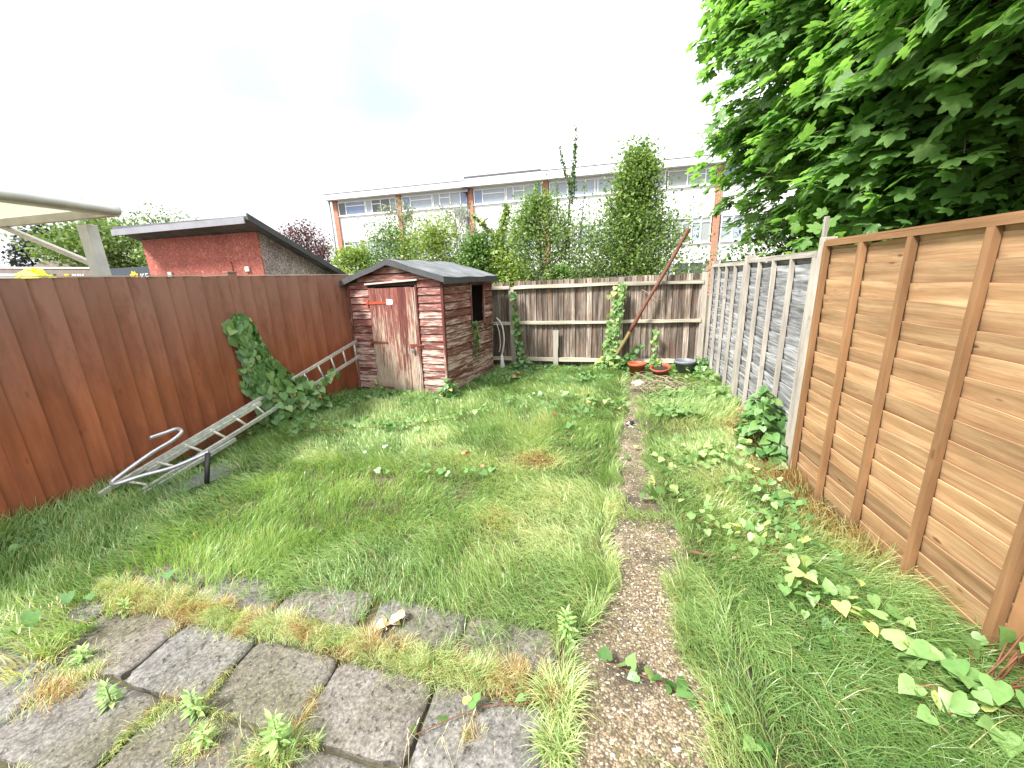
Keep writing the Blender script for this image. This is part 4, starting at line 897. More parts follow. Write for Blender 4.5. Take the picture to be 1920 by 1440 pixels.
pb = bush('pear_tree', 'open ragged pear tree with one tall dark shoot', 'tree', (-1.15, 10., 0), dict(h=3.4, z0=.8, r=([0, .3, .5, .7, .88, 1], [1.4, 1.9, 1.9, 1.45, .75, .3]), pw=.95), 440, 54, .07, 'pear', QUAD, .8, 'pear trees beyond the back fence', .05, .1)
P, D, Nn = [], [], []; brs = []
for (x0, z0, x1, z1, n, sp_) in ((.6, 2.2, .83, 4.5, 360, .05), (.78, 3.3, .46, 4.45, 130, .035), (.8, 3.4, .84, 4.85, 90, .03), (-.2, 2.6, -.05, 3.8, 200, .1), (.95, 2.6, 1.05, 3.7, 70, .05), (.42, 3.0, .4, 3.8, 60, .05)):
    u = rng.random(n); P.append(np.stack([x0 + (x1 - x0) * u, 0 * u, z0 + (z1 - z0) * u], -1) + rng.normal(0, sp_, (n, 3)) * (1.15 - u[:, None])); D.append(rng.normal(0, .7, (n, 3)) + V(0, 0, .5)); Nn.append(rng.normal(0, .8, (n, 3))); brs.append([V(x0, 0, z0), V((x0 + x1) / 2, .0, (z0 + z1) / 2), V(x1, 0, z1)])
P, D, Nn = map(np.concatenate, (P, D, Nn)); leaves('tall_shoots', OVAL, P, Nn, D, .058 * rng.uniform(.7, 1.2, len(P)), M['ivy'], pb, rng.random(len(P)) * .7)
b = MB()
for q in brs: b.tube(q, [.014, .009, .004], 5)
b.build('branches', M['bark'], pb)
bush('shrub', 'yellow green bush above the left fence beside the shed roof', 'shrub', (-5.55, 9.1, 0), dict(h=2.45, z0=1., r=([0, .5, .8, 1], [.8, .95, .75, .3])), 120, 55, .075, 'pearyellow', OVAL, .4, 'shrubs beyond the back fence', .03, .09)
bush('shrub', 'green bush right behind the shed ridge', 'shrub', (-4.45, 9.0, 0), dict(h=2.85, z0=.9, r=([0, .5, .8, 1], [.9, 1.1, .8, .2]), pw=1.3), 120, 52, .068, 'ivy', QUAD, .2, 'shrubs beyond the back fence', .03, .15)
bush('shrub', 'light green bush behind the right half of the shed roof', 'shrub', (-3.4, 8.9, 0), dict(h=2.85, z0=.9, r=([0, .5, .75, 1], [1.1, 1.3, .9, .2]), pw=1.3), 170, 54, .066, 'pearyellow', QUAD, .2, 'shrubs beyond the back fence', .03, .15)
bush('shrub', 'bush over the back fence at the shed corner', 'shrub', (-2.35, 8.7, 0), dict(h=2.5, z0=.9, r=([0, .6, .85, 1], [.8, .85, .55, .1])), 160, 50, .068, 'ivy', OVAL, .5, 'shrubs beyond the back fence', .03, .09)
bush('shrub', 'low rounded green shrub peeping over the back fence', 'shrub', (-.6, 8.2, 0), dict(h=1.79, z0=.8, r=([0, .6, .85, 1], [.4, .42, .34, .12])), 60, 40, .06, 'ivy', OVAL, .2, 'shrubs beyond the back fence', .03, .05, arch=.2)
bush('shrub', 'bush between the two pear trees above the back fence', 'shrub', (-1.7, 8.4, 0), dict(h=2.1, z0=.8, r=([0, .6, .85, 1], [.6, .6, .4, .1])), 80, 40, .062, 'pearyellow', OVAL, .4, 'shrubs beyond the back fence', .03, .08)
bush('buddleia', 'wispy greyish buddleia in front of the end house, behind the shed ridge', 'shrub', (-5.1, 11., 0), dict(h=3.75, z0=1.6, r=([0, .5, .8, 1], [.9, 1.35, 1.15, .5]), pw=1.), 110, 26, .1, 'budd', LANCE, 1.3, 'grey buddleia shrubs beyond the fence', .03, .05, .25)
bush('buddleia', 'wispy greyish buddleia left of the satellite dish, above the shed roof', 'shrub', (-3.5, 10.8, 0), dict(h=3.6, z0=1.6, r=([0, .5, .8, 1], [.8, 1.3, 1., .4]), pw=1.), 100, 26, .1, 'budd', LANCE, 1.3, 'grey buddleia shrubs beyond the fence', .03, .05, .25)
vc = thing('climber_column', 'leafy forked climber standing above the back fence left of the open pear tree', 'climber', (-1.95, 8.6, 0), 0)
P = []; b = MB()
for pts, n, s_ in (([(-.1, 0, .3), (0, 0, 2.0), (.12, 0, 2.5), (.3, 0, 3.08)], 620, .075), ([(.08, 0, 2.4), (-.18, 0, 2.72), (-.46, 0, 2.98)], 110, .04), ([(.0, 0, 2.2), (.3, 0, 2.3), (.5, .0, 2.6)], 120, .08)):
    c = np.array(curve(pts, 8)); u = rng.random(n) * (len(c) - 1); q = np.array([np.interp(u, np.arange(len(c)), c[:, k]) for k in range(3)]).T; P.append(q + rng.normal(0, s_, (n, 3)) * (1.3 - .8 * (u / len(c)))[:, None]); b.tube(pts, .014, 6)
P = np.concatenate(P); leaves('crown', HEART, P, rng.normal(0, .6, P.shape) + V(0, -.7, .6), rng.normal(0, .6, P.shape) + V(0, -.2, -.5), .062 * rng.uniform(.7, 1.2, len(P)), M['pearyellow'], vc, rng.random(len(P)) * .8); b.build('trunk', M['bark'], vc)
def bigtree(kind, label, base, r, zc, rz_, n, ls, mat, tm=QUAD, nl=60, tr=.35):
    """distant tree: clusters of leaves spread over a lumpy crown"""
    t = thing(kind, label, 'tree', base); C_ = []
    for _ in range(nl):
        d = norm(rng.normal(0, 1, 3)); C_.append(V(d[0] * r, d[1] * r, zc + d[2] * rz_) * 1. * V(*([rng.uniform(.35, 1.)] * 2), 1) * 1.)
    C_ = np.array(C_); C_[:, 2] = zc + (C_[:, 2] - zc) * rng.uniform(.4, 1., nl); k = rng.integers(0, nl, n); P = C_[k] + rng.normal(0, .16, (n, 3)) * V(r, r, rz_)
    leaves('crown', tm, P, rng.normal(0, .6, (n, 3)) + V(0, 0, .9), rng.normal(0, 1, (n, 3)), ls * rng.uniform(.6, 1.3, n), M[mat], t, rng.random(n) * .6 + .4 * rng.random(nl)[k])
    br = [[V(0, 0, zc - rz_ * .8), c * V(.5, .5, 1) - V(0, 0, rz_ * .25), c] for c in C_[::2]]
    branch_mesh('trunk', M['bark'], t, [(0, 0, 0), (.1, 0, zc * .5), (0, 0, zc)], br, tr); return t
bigtree('conifer', 'dark blackish conifer far off under the white canopy', (-55.5, 35, 0), 3.7, 5.6, 3.6, 5200, .42, 'conifer', nl=70)
bigtree('broadleaf_tree', 'wide green tree far off between the canopy post and the red outbuilding', (-42., 30, 0), 5.0, 5.6, 3.0, 9000, .33, 'fargreen', nl=110)
bigtree('broadleaf_tree', 'thin topped far tree above the roof of the red outbuilding', (-35.5, 29.5, 0), 3.4, 6.2, 2.4, 2200, .2, 'fargreen', nl=60)
bigtree('plum_tree', 'purple leaved plum tree right of the red outbuilding', (-14.9, 20, 0), 1.5, 3.5, 1.55, 3600, .13, 'plum', nl=60, tr=.12)
bigtree('broadleaf_tree', 'small yellowish tree beside the wall of the red outbuilding', (-31, 26, 0), 2.2, 4.1, 1.5, 2600, .25, 'fargreen', nl=50)

# the sycamore: drooping leafy sprays over a lumpy crown, with an inner mass
sy = thing('sycamore_tree', 'big sycamore with broad bright leaves overhanging the right fence', 'tree', (6.6, 6.4, 0))
EL = [((6.15, 7.6, 5.1), (4.35, 4.7, 3.55)), ((5.3, 3.3, 4.6), (3.1, 2.7, 2.45)), ((7.4, 4.5, 6.5), (4., 4., 3.)), ((3.75, 7.6, 5.3), (1.8, 2.6, 2.0)), ((3.6, 5.6, 3.5), (1.2, 2., 1.25))]
EW = np.array([.38, .25, .03, .22, .12])
P, D, Nn, S_, R, tw = [], [], [], [], [], MB()
cpos = V(0, 0, 1.65)
def hull(n, rmin, rmax):
    k = rng.choice(5, n, p=EW); d = norm(rng.normal(0, 1, (n, 3))); p_ = np.array([2.2, 3., 3., 2.6, 2.6])[k][:, None]; sc = (np.abs(d) ** p_).sum(1) ** (-1 / p_[:, 0]); rr = rng.uniform(rmin, rmax, n)
    c = np.array([e[0] for e in EL])[k]; r = np.array([e[1] for e in EL])[k]; return c + d * sc[:, None] * r * rr[:, None], norm(d * r), k
pp, dd, kk = hull(6000, .76, 1.03)
face = ((cpos - pp) * dd).sum(1) > -1.5
lump = vn(pp[:, 0] * 1.1 + pp[:, 1] * .8, pp[:, 2] * 1.6, 1.3)
sel = face & (pp[:, 2] > 1.75) & (lump > .22)
pp, dd, lump = pp[sel], dd[sel], lump[sel]
for p0, d0, lm_ in zip(pp, dd, lump):
    h = norm(V(d0[0], d0[1], 0) + V(0, 0, .12) + rng.normal(0, .25, 3)); L = rng.uniform(.45, .95); n = int(rng.integers(14, 24)); p0 = p0 - h * L * .6
    side = norm(np.cross(h, V(0, 0, 1))); u = rng.uniform(.1, 1., n); v_ = rng.normal(0, .22, n) * (1.2 - .6 * u)
    q = p0 + np.outer(u * L, h) + np.outer(v_ * L, side); q[:, 2] -= .42 * L * u ** 2 + np.abs(v_) * .15 + rng.normal(0, .05, n)
    P.append(q); D.append(h[None] * .9 + np.sign(v_)[:, None] * side * .5 + V(0, 0, -.55) + rng.normal(0, .3, (n, 3)))
    Nn.append(V(0, 0, 1) + h[None] * .55 + rng.normal(0, .28, (n, 3))); S_.append(.115 * rng.uniform(.6, 1.3, n)); R.append(np.clip(.15 + .5 * rng.random(n) + .35 * (rng.random() - .3), 0, .96))
    if rng.random() < .5: tw.tube([p0, p0 + h * L * .5 - V(0, 0, .1 * L), p0 + h * L - V(0, 0, .4 * L)], [.009, .006, .003], 4, caps=False)
q, dq, _ = hull(3800, .35, .8); q = q[(q[:, 2] > 1.9)]; n = len(q)
P.append(q); D.append(rng.normal(0, 1, (n, 3)) - V(0, 0, .5)); Nn.append(rng.normal(0, .5, (n, 3)) + V(0, 0, 1)); S_.append(.15 * rng.uniform(.8, 1.4, n)); R.append(rng.random(n) * .3)
P, D, Nn, S_, R = map(np.concatenate, (P, D, Nn, S_, R)); k = rng.random(len(R)) < .004; R = np.where(k, 1., R)
# keep leaves on the neighbour's side of the fence line low down
kp = ~((P[:, 2] < 1.9) & (P[:, 0] < 2.1)) & (np.linalg.norm(P - cpos, axis=1) > 2.1) & (P[:, 2] > 1.5)
sy_o = V(6.6, 6.4, 0)
leaves('crown', MAPLE, (P - sy_o)[kp], Nn[kp], D[kp], S_[kp], M['syc'], sy, R[kp])
limbs = []
for c, r in EL:
    for _ in range(7):
        d = norm(rng.normal(0, 1, 3) + V(-.3, -.3, .1)); e = V(*c) + d * V(*r) * .75 - sy_o; limbs.append(curve([V(0, 0, 2.2), V(e[0] * .35, e[1] * .35, 2.6 + e[2] * .25), e], 5))
for q in limbs: tw.tube([p + sy_o for p in q], list(np.linspace(.085, .006, len(q))), 6, caps=False)
tw.tube([sy_o + V(*p) for p in ((0, 0, 0), (.05, 0, 1.5), (0, .1, 4.), (.2, 0, 6.5))], [.3, .24, .17, .08], 12)
for v in tw.v: v -= sy_o
tw.build('trunk', M['bark'], sy)
bush('shrub', 'leafy shrub hanging over the grey lap fence under the sycamore', 'shrub', (3.15, 7.4, 0), dict(h=2.45, z0=1.1, r=([0, .6, .85, 1], [.8, 1.0, .8, .3])), 100, 36, .08, 'ivy', OVAL, .4, 'shrubs beyond the back fence', .04, .09, .1)
bush('shrub', 'dark shrub behind the orange fence under the sycamore', 'shrub', (3.9, 4.9, 0), dict(h=2.6, z0=1., r=([0, .6, .85, 1], [1.2, 1.4, 1.2, .5])), 150, 36, .11, 'syc', MAPLE, .4, 'shrubs beyond the back fence', .04, .14, .1)

# ------------------------------------------------------------ climbers and weeds inside the garden
def vine(name, label, cat, pts, n, s, mat='bind', width=.05, up=(0, 0, 1), tip=(0, 0, -.3), zj=.03, group=None, stem='stem', srad=.003, jit=.35, tm=HEART):
    pts = [V(*p) for p in pts]; t = thing(name, label, cat, tuple(pts[0]), 0, group, wc=True); c = np.array(curve(pts, 8))
    u = np.linspace(.2, len(c) - 1.01, n) + rng.uniform(-.4, .4, n); u = np.clip(u, 0, len(c) - 1)
    q = np.array([np.interp(u, np.arange(len(c)), c[:, k]) for k in range(3)]).T; off = rng.normal(0, width, (n, 3)); off[:, 2] = np.abs(off[:, 2]) * .5 + rng.uniform(0, zj, n)
    leaves('leaves', tm, q + off, V(*up) + rng.normal(0, jit, (n, 3)), V(*tip) + rng.normal(0, .6, (n, 3)), s * rng.uniform(.65, 1.2, n), M[mat], t)
    b = MB(); b.tube(list(c), srad, 5); b.build('stem', M[stem], t); return t
def ground_pts(l, z=.0): return [(x, y, float(gz(x, y)) + z) for x, y in l]
# the big climber on the left fence
cb = thing('climbing_bindweed', 'tall mound of heart leaved bindweed climbing the red left fence over the ladder', 'climber', (-3.8, 3.9, 0), wc=True)
n = 900; t_ = rng.random(n) ** .75; z = 1.4 * (1 - t_); cy_ = 3.74 + .42 * t_ ** 1.25; hw = .06 + .29 * t_ ** .9 + .03 * np.sin(t_ * 14); a = rng.uniform(-PI / 2, PI / 2, n)
y = cy_ + hw * np.sin(a) + rng.normal(0, .02, n); out = (.05 + .36 * t_ ** 1.4) * np.cos(a) * rng.uniform(.7, 1.05, n) + .03
P = np.stack([fence_left_x(y) + .03 + out, y, np.maximum(z, .04)], -1); Nn = np.stack([np.cos(a) + .2, np.sin(a) * .8 - .15, .45 + 0 * a], -1) + rng.normal(0, .28, (n, 3))
D = np.stack([.25 + 0 * a, rng.normal(0, .35, n), -1 + 0 * a], -1)
P2 = []
for (y0, z0, y1, z1, m, w_) in ((4.05, .5, 4.32, .42, 40, .06), (4.25, .42, 4.75, .52, 18, .03), (4.05, .3, 4.35, .2, 60, .08), (3.75, .2, 4.05, .3, 70, .09), (3.9, .1, 4.4, .05, 130, .14)):
    u = rng.random(m); yy_ = y0 + (y1 - y0) * u + rng.normal(0, .04, m); P2.append(np.stack([fence_left_x(yy_) + .18 + rng.uniform(0, .22, m), yy_, z0 + (z1 - z0) * u + rng.normal(0, w_, m)], -1))
P2 = np.concatenate(P2); P2[:, 2] = np.maximum(P2[:, 2], .05); m = len(P2)
leaves('leaves', HEART, np.concatenate([P, P2]), np.concatenate([Nn, V(.7, -.3, .7) + rng.normal(0, .3, (m, 3))]), np.concatenate([D, V(.3, -.2, -.8) + rng.normal(0, .4, (m, 3))]), .088 * rng.uniform(.45, 1.3, n + m), M['bind'], cb)
b = MB()
for k in range(14):
    y0 = 3.9 + random.gauss(0, .15); pts = [(float(fence_left_x(y0)) + .12, y0 + .3, .02), (float(fence_left_x(y0)) + .1, y0 + .1, .5), (float(fence_left_x(y0)) + .06, 3.8 + random.gauss(0, .04), 1.0 + random.random() * .35)]; b.tube(curve(pts, 5), .004, 5)
b.build('stems', M['stem'], cb)
# vines on the back fence
def wallvine(name, label, x0, x1, z0, z1, n, s, mat, w_, cat='climber', off=.12):
    t = thing(name, label, cat, (x0, bp(x0)[1] - off, 0), wc=True); u = rng.random(n); x = x0 + (x1 - x0) * u + rng.normal(0, w_, n) * (1.2 - .5 * u); z = z0 + (z1 - z0) * u
    P = np.stack([x, 6.99 - .083 * x - off - rng.uniform(0, .07, n), z], -1); leaves('leaves', HEART, P, V(0, -1, .55) + rng.normal(0, .35, (n, 3)), V(0, -.2, -1) + rng.normal(0, .45, (n, 3)), s * rng.uniform(.6, 1.2, n), M[mat], t)
    b = MB(); b.tube([(x0 + (x1 - x0) * k / 8 + .015 * math.sin(k * 2), 6.99 - .083 * x0 - off, z0 + (z1 - z0) * k / 8) for k in range(9)], .004, 5); b.build('stem', M['twig'], t); return t
wallvine('climbing_vine', 'pale yellow green climber covering the post behind the rusty pole', .3, .52, .12, 1.5, 330, .07, 'bindpale', .055, off=.14)
wallvine('climbing_vine', 'sparse dark green vine hanging on the left post of the back fence', -1.2, -1.3, .1, 1.45, 75, .075, 'bind', .035)
wallvine('climbing_vine', 'thin pale vine rising behind the broken pot', 1.04, 1.08, .2, .75, 46, .062, 'bindpale', .022)
wallvine('climbing_vine', 'small dark leaved sprig on the back fence left of the pots', .62, .86, .25, .5, 40, .07, 'bind', .03)
sv = thing('climbing_vine', 'small green vine hanging below the shed window', 'climber', (-1.8, 5.95, 0), wc=True)
def shedpt(lx, ly, z): lx = lx + .042 * z * (.6 + .2 * lx / W0); return V(SH0[0], SH0[1], .03) + V(*(sd * lx), 0) + V(*(sn_ * ly), 0) + V(0, 0, z)
P = np.array([shedpt(W0 + .03 + random.random() * .05, .84 + random.gauss(0, .04), z) for z in rng.uniform(.5, 1.0, 60)]); leaves('leaves', HEART, P, V(1, -.2, .4) + rng.normal(0, .3, P.shape), V(.2, 0, -1) + rng.normal(0, .4, P.shape), .06 * rng.uniform(.6, 1.2, 60), M['bind'], sv)
b = MB(); b.tube([shedpt(W0 + .03, .82, .1), shedpt(W0 + .03, .8, .5), shedpt(W0 + .03, .84, .98)], .003, 5); b.build('stem', M['twig'], sv)
def clump(name, label, cat, c, rad, h, n, s, mat, tm=HEART, group=None, kind=None):
    t = thing(name, label, cat, (c[0], c[1], 0), wc=True, group=group); a = rng.uniform(0, 2 * PI, n); r = np.sqrt(rng.random(n)); x = c[0] + rad[0] * r * np.cos(a); y = c[1] + rad[1] * r * np.sin(a)
    z = gz(x, y) + .03 + h * (1 - r * r) * rng.uniform(.35, 1., n); P = np.stack([x, y, z], -1); ra = np.stack([np.cos(a), np.sin(a), 0 * a], -1)
    leaves('leaves', tm, P, V(0, -.25, 1) + ra * .6 * r[:, None] + rng.normal(0, .32, (n, 3)), ra * .7 + V(0, -.1, -.35) + rng.normal(0, .5, (n, 3)), s * rng.uniform(.6, 1.25, n), M[mat], t)
    b = MB()
    for k in range(min(40, n // 5)): b.tube([(c[0] + random.gauss(0, .3) * rad[0], c[1] + random.gauss(0, .3) * rad[1], .0), tuple(P[k])], .0025, 4)
    b.build('stems', M['green_stem'], t); return t
clump('bindweed_mound', 'bindweed mound heaped against the near grey lap panel', 'weed', (1.52, 3.62, 0), (.15, .36), .62, 300, .08, 'bind')
clump('weed', 'leafy weed at the front right corner of the shed', 'weed', (-1.92, 5.1, 0), (.16, .16), .3, 90, .07, 'bind')
clump('weed', 'leafy weed at the foot of the post with the dark vine', 'weed', (-1.15, 6.85, 0), (.25, .12), .25, 120, .075, 'bind')
clump('weed', 'pale green leaves round the foot of the rusty pole', 'weed', (.35, 6.65, 0), (.28, .2), .35, 180, .08, 'bindpale')
clump('weed', 'leaves between the left terracotta pot and the fence', 'weed', (.66, 6.62, 0), (.2, .14), .25, 90, .08, 'bind')
clump('weed', 'leaves growing over the broken pot', 'weed', (1.04, 6.36, 0), (.12, .1), .32, 80, .06, 'bindpale')
clump('weed', 'leafy clump between the grey pot and the corner', 'weed', (1.74, 6.45, 0), (.14, .3), .25, 150, .07, 'bind')
clump('weed', 'small weed growing at the foot of the shed door', 'weed', (-3.2, 5.4, 0), (.06, .05), .24, 26, .07, 'weed', LANCE)
# creeping ground cover (uncountable)
def cover(name, label, n, fn, s, mat='cover', hmax=.16):
    x = rng.uniform(-4, 1.9, n); y = rng.uniform(1., 7., n); d = fn(x, y); k = (rng.random(n) < d) & inside(x, y); x, y = x[k], y[k]; m = len(x)
    z = gz(x, y) + .035 + hmax * vn(x, y, 3.5) * rng.uniform(.4, 1., m); P = np.stack([x, y, z], -1)
    R = rng.random(m) * .7 + .3 * vn(x, y, 2.)
    o = leaves(name, HEART, P, V(0, -.3, 1) + rng.normal(0, .42, (m, 3)), rng.normal(0, 1, (m, 3)) * V(1, 1, .3) - V(0, .2, .2), s * rng.uniform(.55, 1.2, m), M[mat], None, R); return tag(o, label, 'ground cover', kind='stuff')
def c1(x, y):
    pl, pr = path_edges(y); g_ = ss(x - pr, .0, .22) * ss(y, 3.3, 3.9); return (g_ * ss(vn(x + 4, y, 2.4), .28, .5) * .9 + ss(y, 5.5, 6.) * (x > .55) * .7) * (1 - .93 * ((x > .55) & (x < 1.7) & (y > 5.35))) + .5 * np.exp(-(((x - 1.05) / .35) ** 2 + ((y - 3.45) / .2) ** 2))
cover('ground_cover', 'carpet of small pale leaves along the right fence and pots', 30000, c1, .058)
def c2(x, y):
    e = ss(fence_left_x(y) + .75 - x, 0, .4) * ss(y, 3.3, 3.9) * (x < -3.0) + .8 * ((y > 4.75) & (y < 5.5) & (x > -3.6) & (x < -1.9)) * ss(y - 5.0 - .2 * (-2.7 - x), -.3, .0)
    e = e + .55 * (y > 5.9) * (x < .4) * ss(vn(x + 2, y + 8, 2.2), .35, .6) + ss(y, 6.5, 6.8) * .7 + ss(vn(x + 20, y + 11, 1.25), .68, .8) * (y > 2.9) * .15 * (x < .2)
    dl = np.abs(x - np.interp(y, [1.3, 1.8, 2.4, 3.2], [1.36, 1.1, 1.12, 1.3])); e = e + .8 * np.exp(-(dl / .2) ** 2) * (y > 1.3) * (y < 3.3) * ss(vn(x + 3, y + 3, 6.), .4, .65)
    return e + .25 * ss(fence_left_x(y) + .6 - x, 0, .4) * (y < 3.)
cover('creeping_weeds', 'dark creeping weeds along the left fence and shed and in the far lawn', 24000, c2, .055, 'bind', .1)
# trailing bindweed runners, each on its own
rg = 'trailing bindweed runners'
vine('bindweed_runner', 'runner of pale leaves crossing the long grass from the grey fence towards the front', 'weed', ground_pts([(.62, 2.45), (.85, 2.36), (1.02, 2.24), (1.10, 1.98), (1.07, 1.8)], .09), 70, .052, 'bindpale', .085, group=rg)
vine('bindweed_runner', 'runner of broad leaves beside the orange fence in the long grass', 'weed', ground_pts([(1.07, 1.78), (1.2, 1.7), (1.32, 1.6), (1.34, 1.48), (1.36, 1.36)], .1), 36, .062, 'bindpale', .055, group=rg)
vine('bindweed_runner', 'runner of leaves in the yellow grass below the bindweed mound', 'weed', ground_pts([(1.3, 3.2), (1.25, 2.8), (1.16, 2.5), (1.1, 2.2)], .08), 60, .05, 'bindpale', .09, group=rg)
vine('bindweed_runner', 'runner of dark leaves crossing the path towards the bottom right', 'weed', ground_pts([(.08, 1.385), (.2, 1.35), (.33, 1.31), (.43, 1.26), (.52, 1.19), (.6, 1.12)], .03), 20, .05, 'bind', .014, group=rg)
vine('bindweed_runner', 'thin runner with a few leaves lying on the front slabs', 'weed', ground_pts([(-.62, .98), (-.48, 1.07), (-.36, 1.13), (-.22, 1.16), (-.1, 1.24)], .03), 8, .042, 'bindpale', .012, group=rg, srad=.0022)
vine('bindweed_runner', 'leafy runner beside the middle of the path', 'weed', ground_pts([(.5, 2.75), (.58, 2.92), (.78, 3.3), (1.05, 3.45)], .05), 46, .06, 'cover', .06, group=rg)
vine('bindweed_runner', 'runner across the lawn in front of the shed', 'weed', ground_pts([(-2., 3.75), (-1.85, 3.98), (-1.5, 4.2), (-1.2, 4.4)], .08), 60, .055, 'bindpale', .07, group=rg)
vine('bindweed_runner', 'runner in the lawn below the climbing bindweed', 'weed', ground_pts([(-3.3, 3.6), (-2.9, 3.7), (-2.3, 3.8), (-2.0, 3.75)], .08), 70, .058, 'bind', .08, group=rg)
vine('bindweed_runner', 'runner of leaves near the top of the path', 'weed', ground_pts([(-.3, 5.0), (0, 4.9), (.3, 4.75), (.42, 4.5)], .08), 60, .06, 'cover', .05, group=rg)
rp = thing('bindweed_plant', 'big leaved bindweed at the bottom right corner against the fence', 'weed', (1.45, 1.35, 0), wc=True)
BL = [(1.51, 1.56, .1), (1.56, 1.5, .2), (1.60, 1.46, .3), (1.57, 1.40, .34), (1.5, 1.4, .24), (1.42, 1.36, .16), (1.35, 1.33, .14), (1.3, 1.3, .1), (1.46, 1.31, .17), (1.54, 1.34, .2), (1.6, 1.37, .24), (1.4, 1.45, .1), (1.33, 1.5, .12), (1.24, 1.28, .08), (1.5, 1.25, .12), (1.6, 1.3, .3), (1.2, 1.37, .09), (1.56, 1.29, .1), (1.44, 1.52, .08), (1.35, 1.25, .07)]
q = np.array(BL); q = np.concatenate([q, q + rng.normal(0, .035, q.shape)]); q[:, 2] = np.maximum(q[:, 2], .08) + .05; q[:, 0] = np.minimum(q[:, 0], 1.6)
leaves('leaves', HEART, q, V(-.15, -.25, 1) + rng.normal(0, .28, q.shape), V(-.5, -.6, -.25) + rng.normal(0, .5, q.shape), .07 * rng.uniform(.6, 1.2, len(q)), M['bindpale'], rp, rng.random(len(q)) * .6)
b = MB()
for p in q[:20]: b.tube([(1.46, 1.42, .0), (float((p[0] + 1.46) / 2), float((p[1] + 1.42) / 2), float(p[2]) * .7), tuple(p)], .003, 5)
b.tube(curve([(1.4, 1.42, .1), (1.5, 1.45, .18), (1.6, 1.5, .3)], 5), .003, 5); b.build('stems', M['stem'], rp)
lp_ = thing('bindweed_plant', 'three broad flat leaves at the left edge of the patio', 'weed', (-2.75, 1.15, 0), wc=True)
q = np.array([(-2.76, 1.28, .1), (-2.74, 1.14, .12), (-2.74, 1.05, .11), (-2.68, 1.32, .07), (-2.36, 1.5, .1)]); leaves('leaves', HEART, q, V(.15, 0, 1) + rng.normal(0, .1, q.shape), V(.6, -.5, .05) + rng.normal(0, .3, q.shape), np.array([.065, .08, .075, .05, .05]), M['bind'], lp_, np.array([.45, .5, .48, .4, .4]))
b = MB(); [b.tube([(float(p[0]) - .02, float(p[1]) + .04, 0), tuple(p)], .003, 5) for p in q]; b.build('stems', M['green_stem'], lp_)
# upright fleabane weeds
def fleabane(label, x, y, h, n, s):
    t = thing('fleabane', label, 'weed', (x, y, 0), 0, 'upright pale weeds in the paving', wc=True); g0 = float(gz(x, y)); z = g0 + h * np.linspace(.12, 1., n); a = np.arange(n) * 2.4 + rng.normal(0, .2, n); u = np.linspace(0, 1, n)
    P = np.stack([x + .004 * np.cos(a), y + .004 * np.sin(a), z], -1); D = np.stack([np.cos(a), np.sin(a), .15 + 1.1 * u ** 3], -1); leaves('leaves', LANCE, P, V(0, 0, 1) + .2 * rng.normal(0, 1, P.shape), D, s * (1.05 - .35 * u) * rng.uniform(.8, 1.15, n), M['weed'], t)
    b = MB(); b.tube([(x, y, g0), (x + .004, y, g0 + h)], [.0035, .002], 6); b.build('stem', M['green_stem'], t)
fleabane('tall pale weed with narrow leaves beside the path, right of the slabs', -.09, 1.49, .17, 40, .055)
fleabane('bushy pale weed growing between the front slabs at the bottom', -1.09, .86, .17, 44, .06)
fleabane('pale weed in the paving, right of the two at the lower left', -1.53, .92, .12, 34, .05)
fleabane('pale weed in the paving, leftmost one at the lower left', -1.93, .9, .11, 34, .05)
fleabane('small pale weed over the orange dry grass in the front joint', -1.40, .84, .075, 26, .045)
fleabane('low pale weed at the upper left edge of the slabs', -2.41, 1.3, .08, 26, .045)
fleabane('low leafy weed at the far left edge of the slabs', -2.3, 1.04, .07, 30, .05)
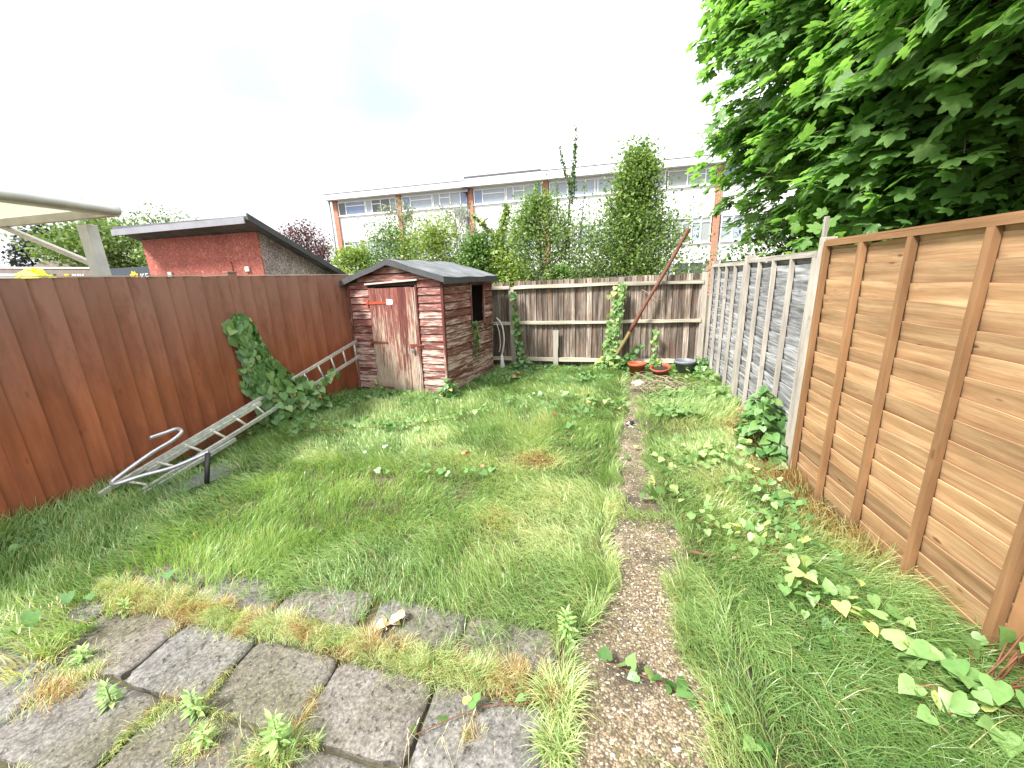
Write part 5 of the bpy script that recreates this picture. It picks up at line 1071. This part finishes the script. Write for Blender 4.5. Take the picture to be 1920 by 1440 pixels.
# litter and fallen leaves
def litter(name, label, cat, P, s, mat, tm=OVAL, n=4, seedz=.02):
    x, y = P; g0 = float(gz(x, y)); t_ = np.array([(x, y, g0 + seedz)]) + rng.normal(0, s * .22, (n, 3)) * V(1, 1, .4); o = leaves(name, tm, t_ - V(x, y, g0), V(0, -.5, 1) + rng.normal(0, .6, (n, 3)), rng.normal(0, 1, (n, 3)) * V(1, 1, .4), s, M[mat]); o.location = (x, y, g0); return tag(o, label, cat)
litter('fallen_leaf', 'pale curled dead leaf with a brown spot lying on the slabs', 'dead leaf', (-.96, 1.45), .075, 'litter', HEART, 5, .03)
litter('fallen_leaf', 'dark red brown dead leaf in the middle of the lawn', 'dead leaf', (-1.12, 3.22), .06, 'brown_leaf', OVAL, 3, .1)
litter('fallen_leaf', 'small brown dead leaf nearest the dark red one in the lawn', 'dead leaf', (-.87, 3.0), .04, 'brown_leaf', OVAL, 2, .1)
litter('fallen_leaf', 'curled tan leaf in the lawn left of the path top', 'dead leaf', (-.38, 4.3), .09, 'brown_leaf', OVAL, 2, .1)
litter('fallen_leaf', 'tan leaf in the grass near the shed window', 'dead leaf', (-1.15, 6.1), .09, 'brown_leaf', OVAL, 3, .12)
litter('fallen_leaf', 'brown leaf at the foot of the bindweed mound', 'dead leaf', (1.42, 3.12), .08, 'brown_leaf', OVAL, 2, .06)
litter('bindweed_flower', 'white flower in the lawn, left of the pair by the long grass', 'flower', (-2.06, 3.12), .028, 'petal', OVAL, 4, .12)
litter('bindweed_flower', 'white flower in the lawn, right of the pair by the long grass', 'flower', (-1.93, 3.26), .03, 'petal', OVAL, 4, .12)
litter('scrap', 'tiny pink scrap beside the runner on the path', 'litter', (.46, 1.26), .02, 'brown_leaf', OVAL, 2, .03)
litter('feathers', 'black and white scrap lying on the far path', 'litter', (.46, 4.25), .08, 'petal', OVAL, 4, .03)
rock('stone', 'small black lump between the white scraps on the far path', M['black_rubber'], (.46, 4.24, .05), (.045, .035, .03))
litter('fallen_leaf', 'pale dry leaf on the path edge by the brown stick', 'dead leaf', (.86, 2.12), .035, 'litter', OVAL, 3, .05)
b = MB(); b.plank((.6, 2.16, .03), (.72, 2.13, .032), (.008, .022, 0), (0, 0, .006), 5, .003); tag(b.build('stick', M['orange_dark'], origin=(.6, 2.1, .02)), 'short flat brown stick at the right edge of the path', 'stick')
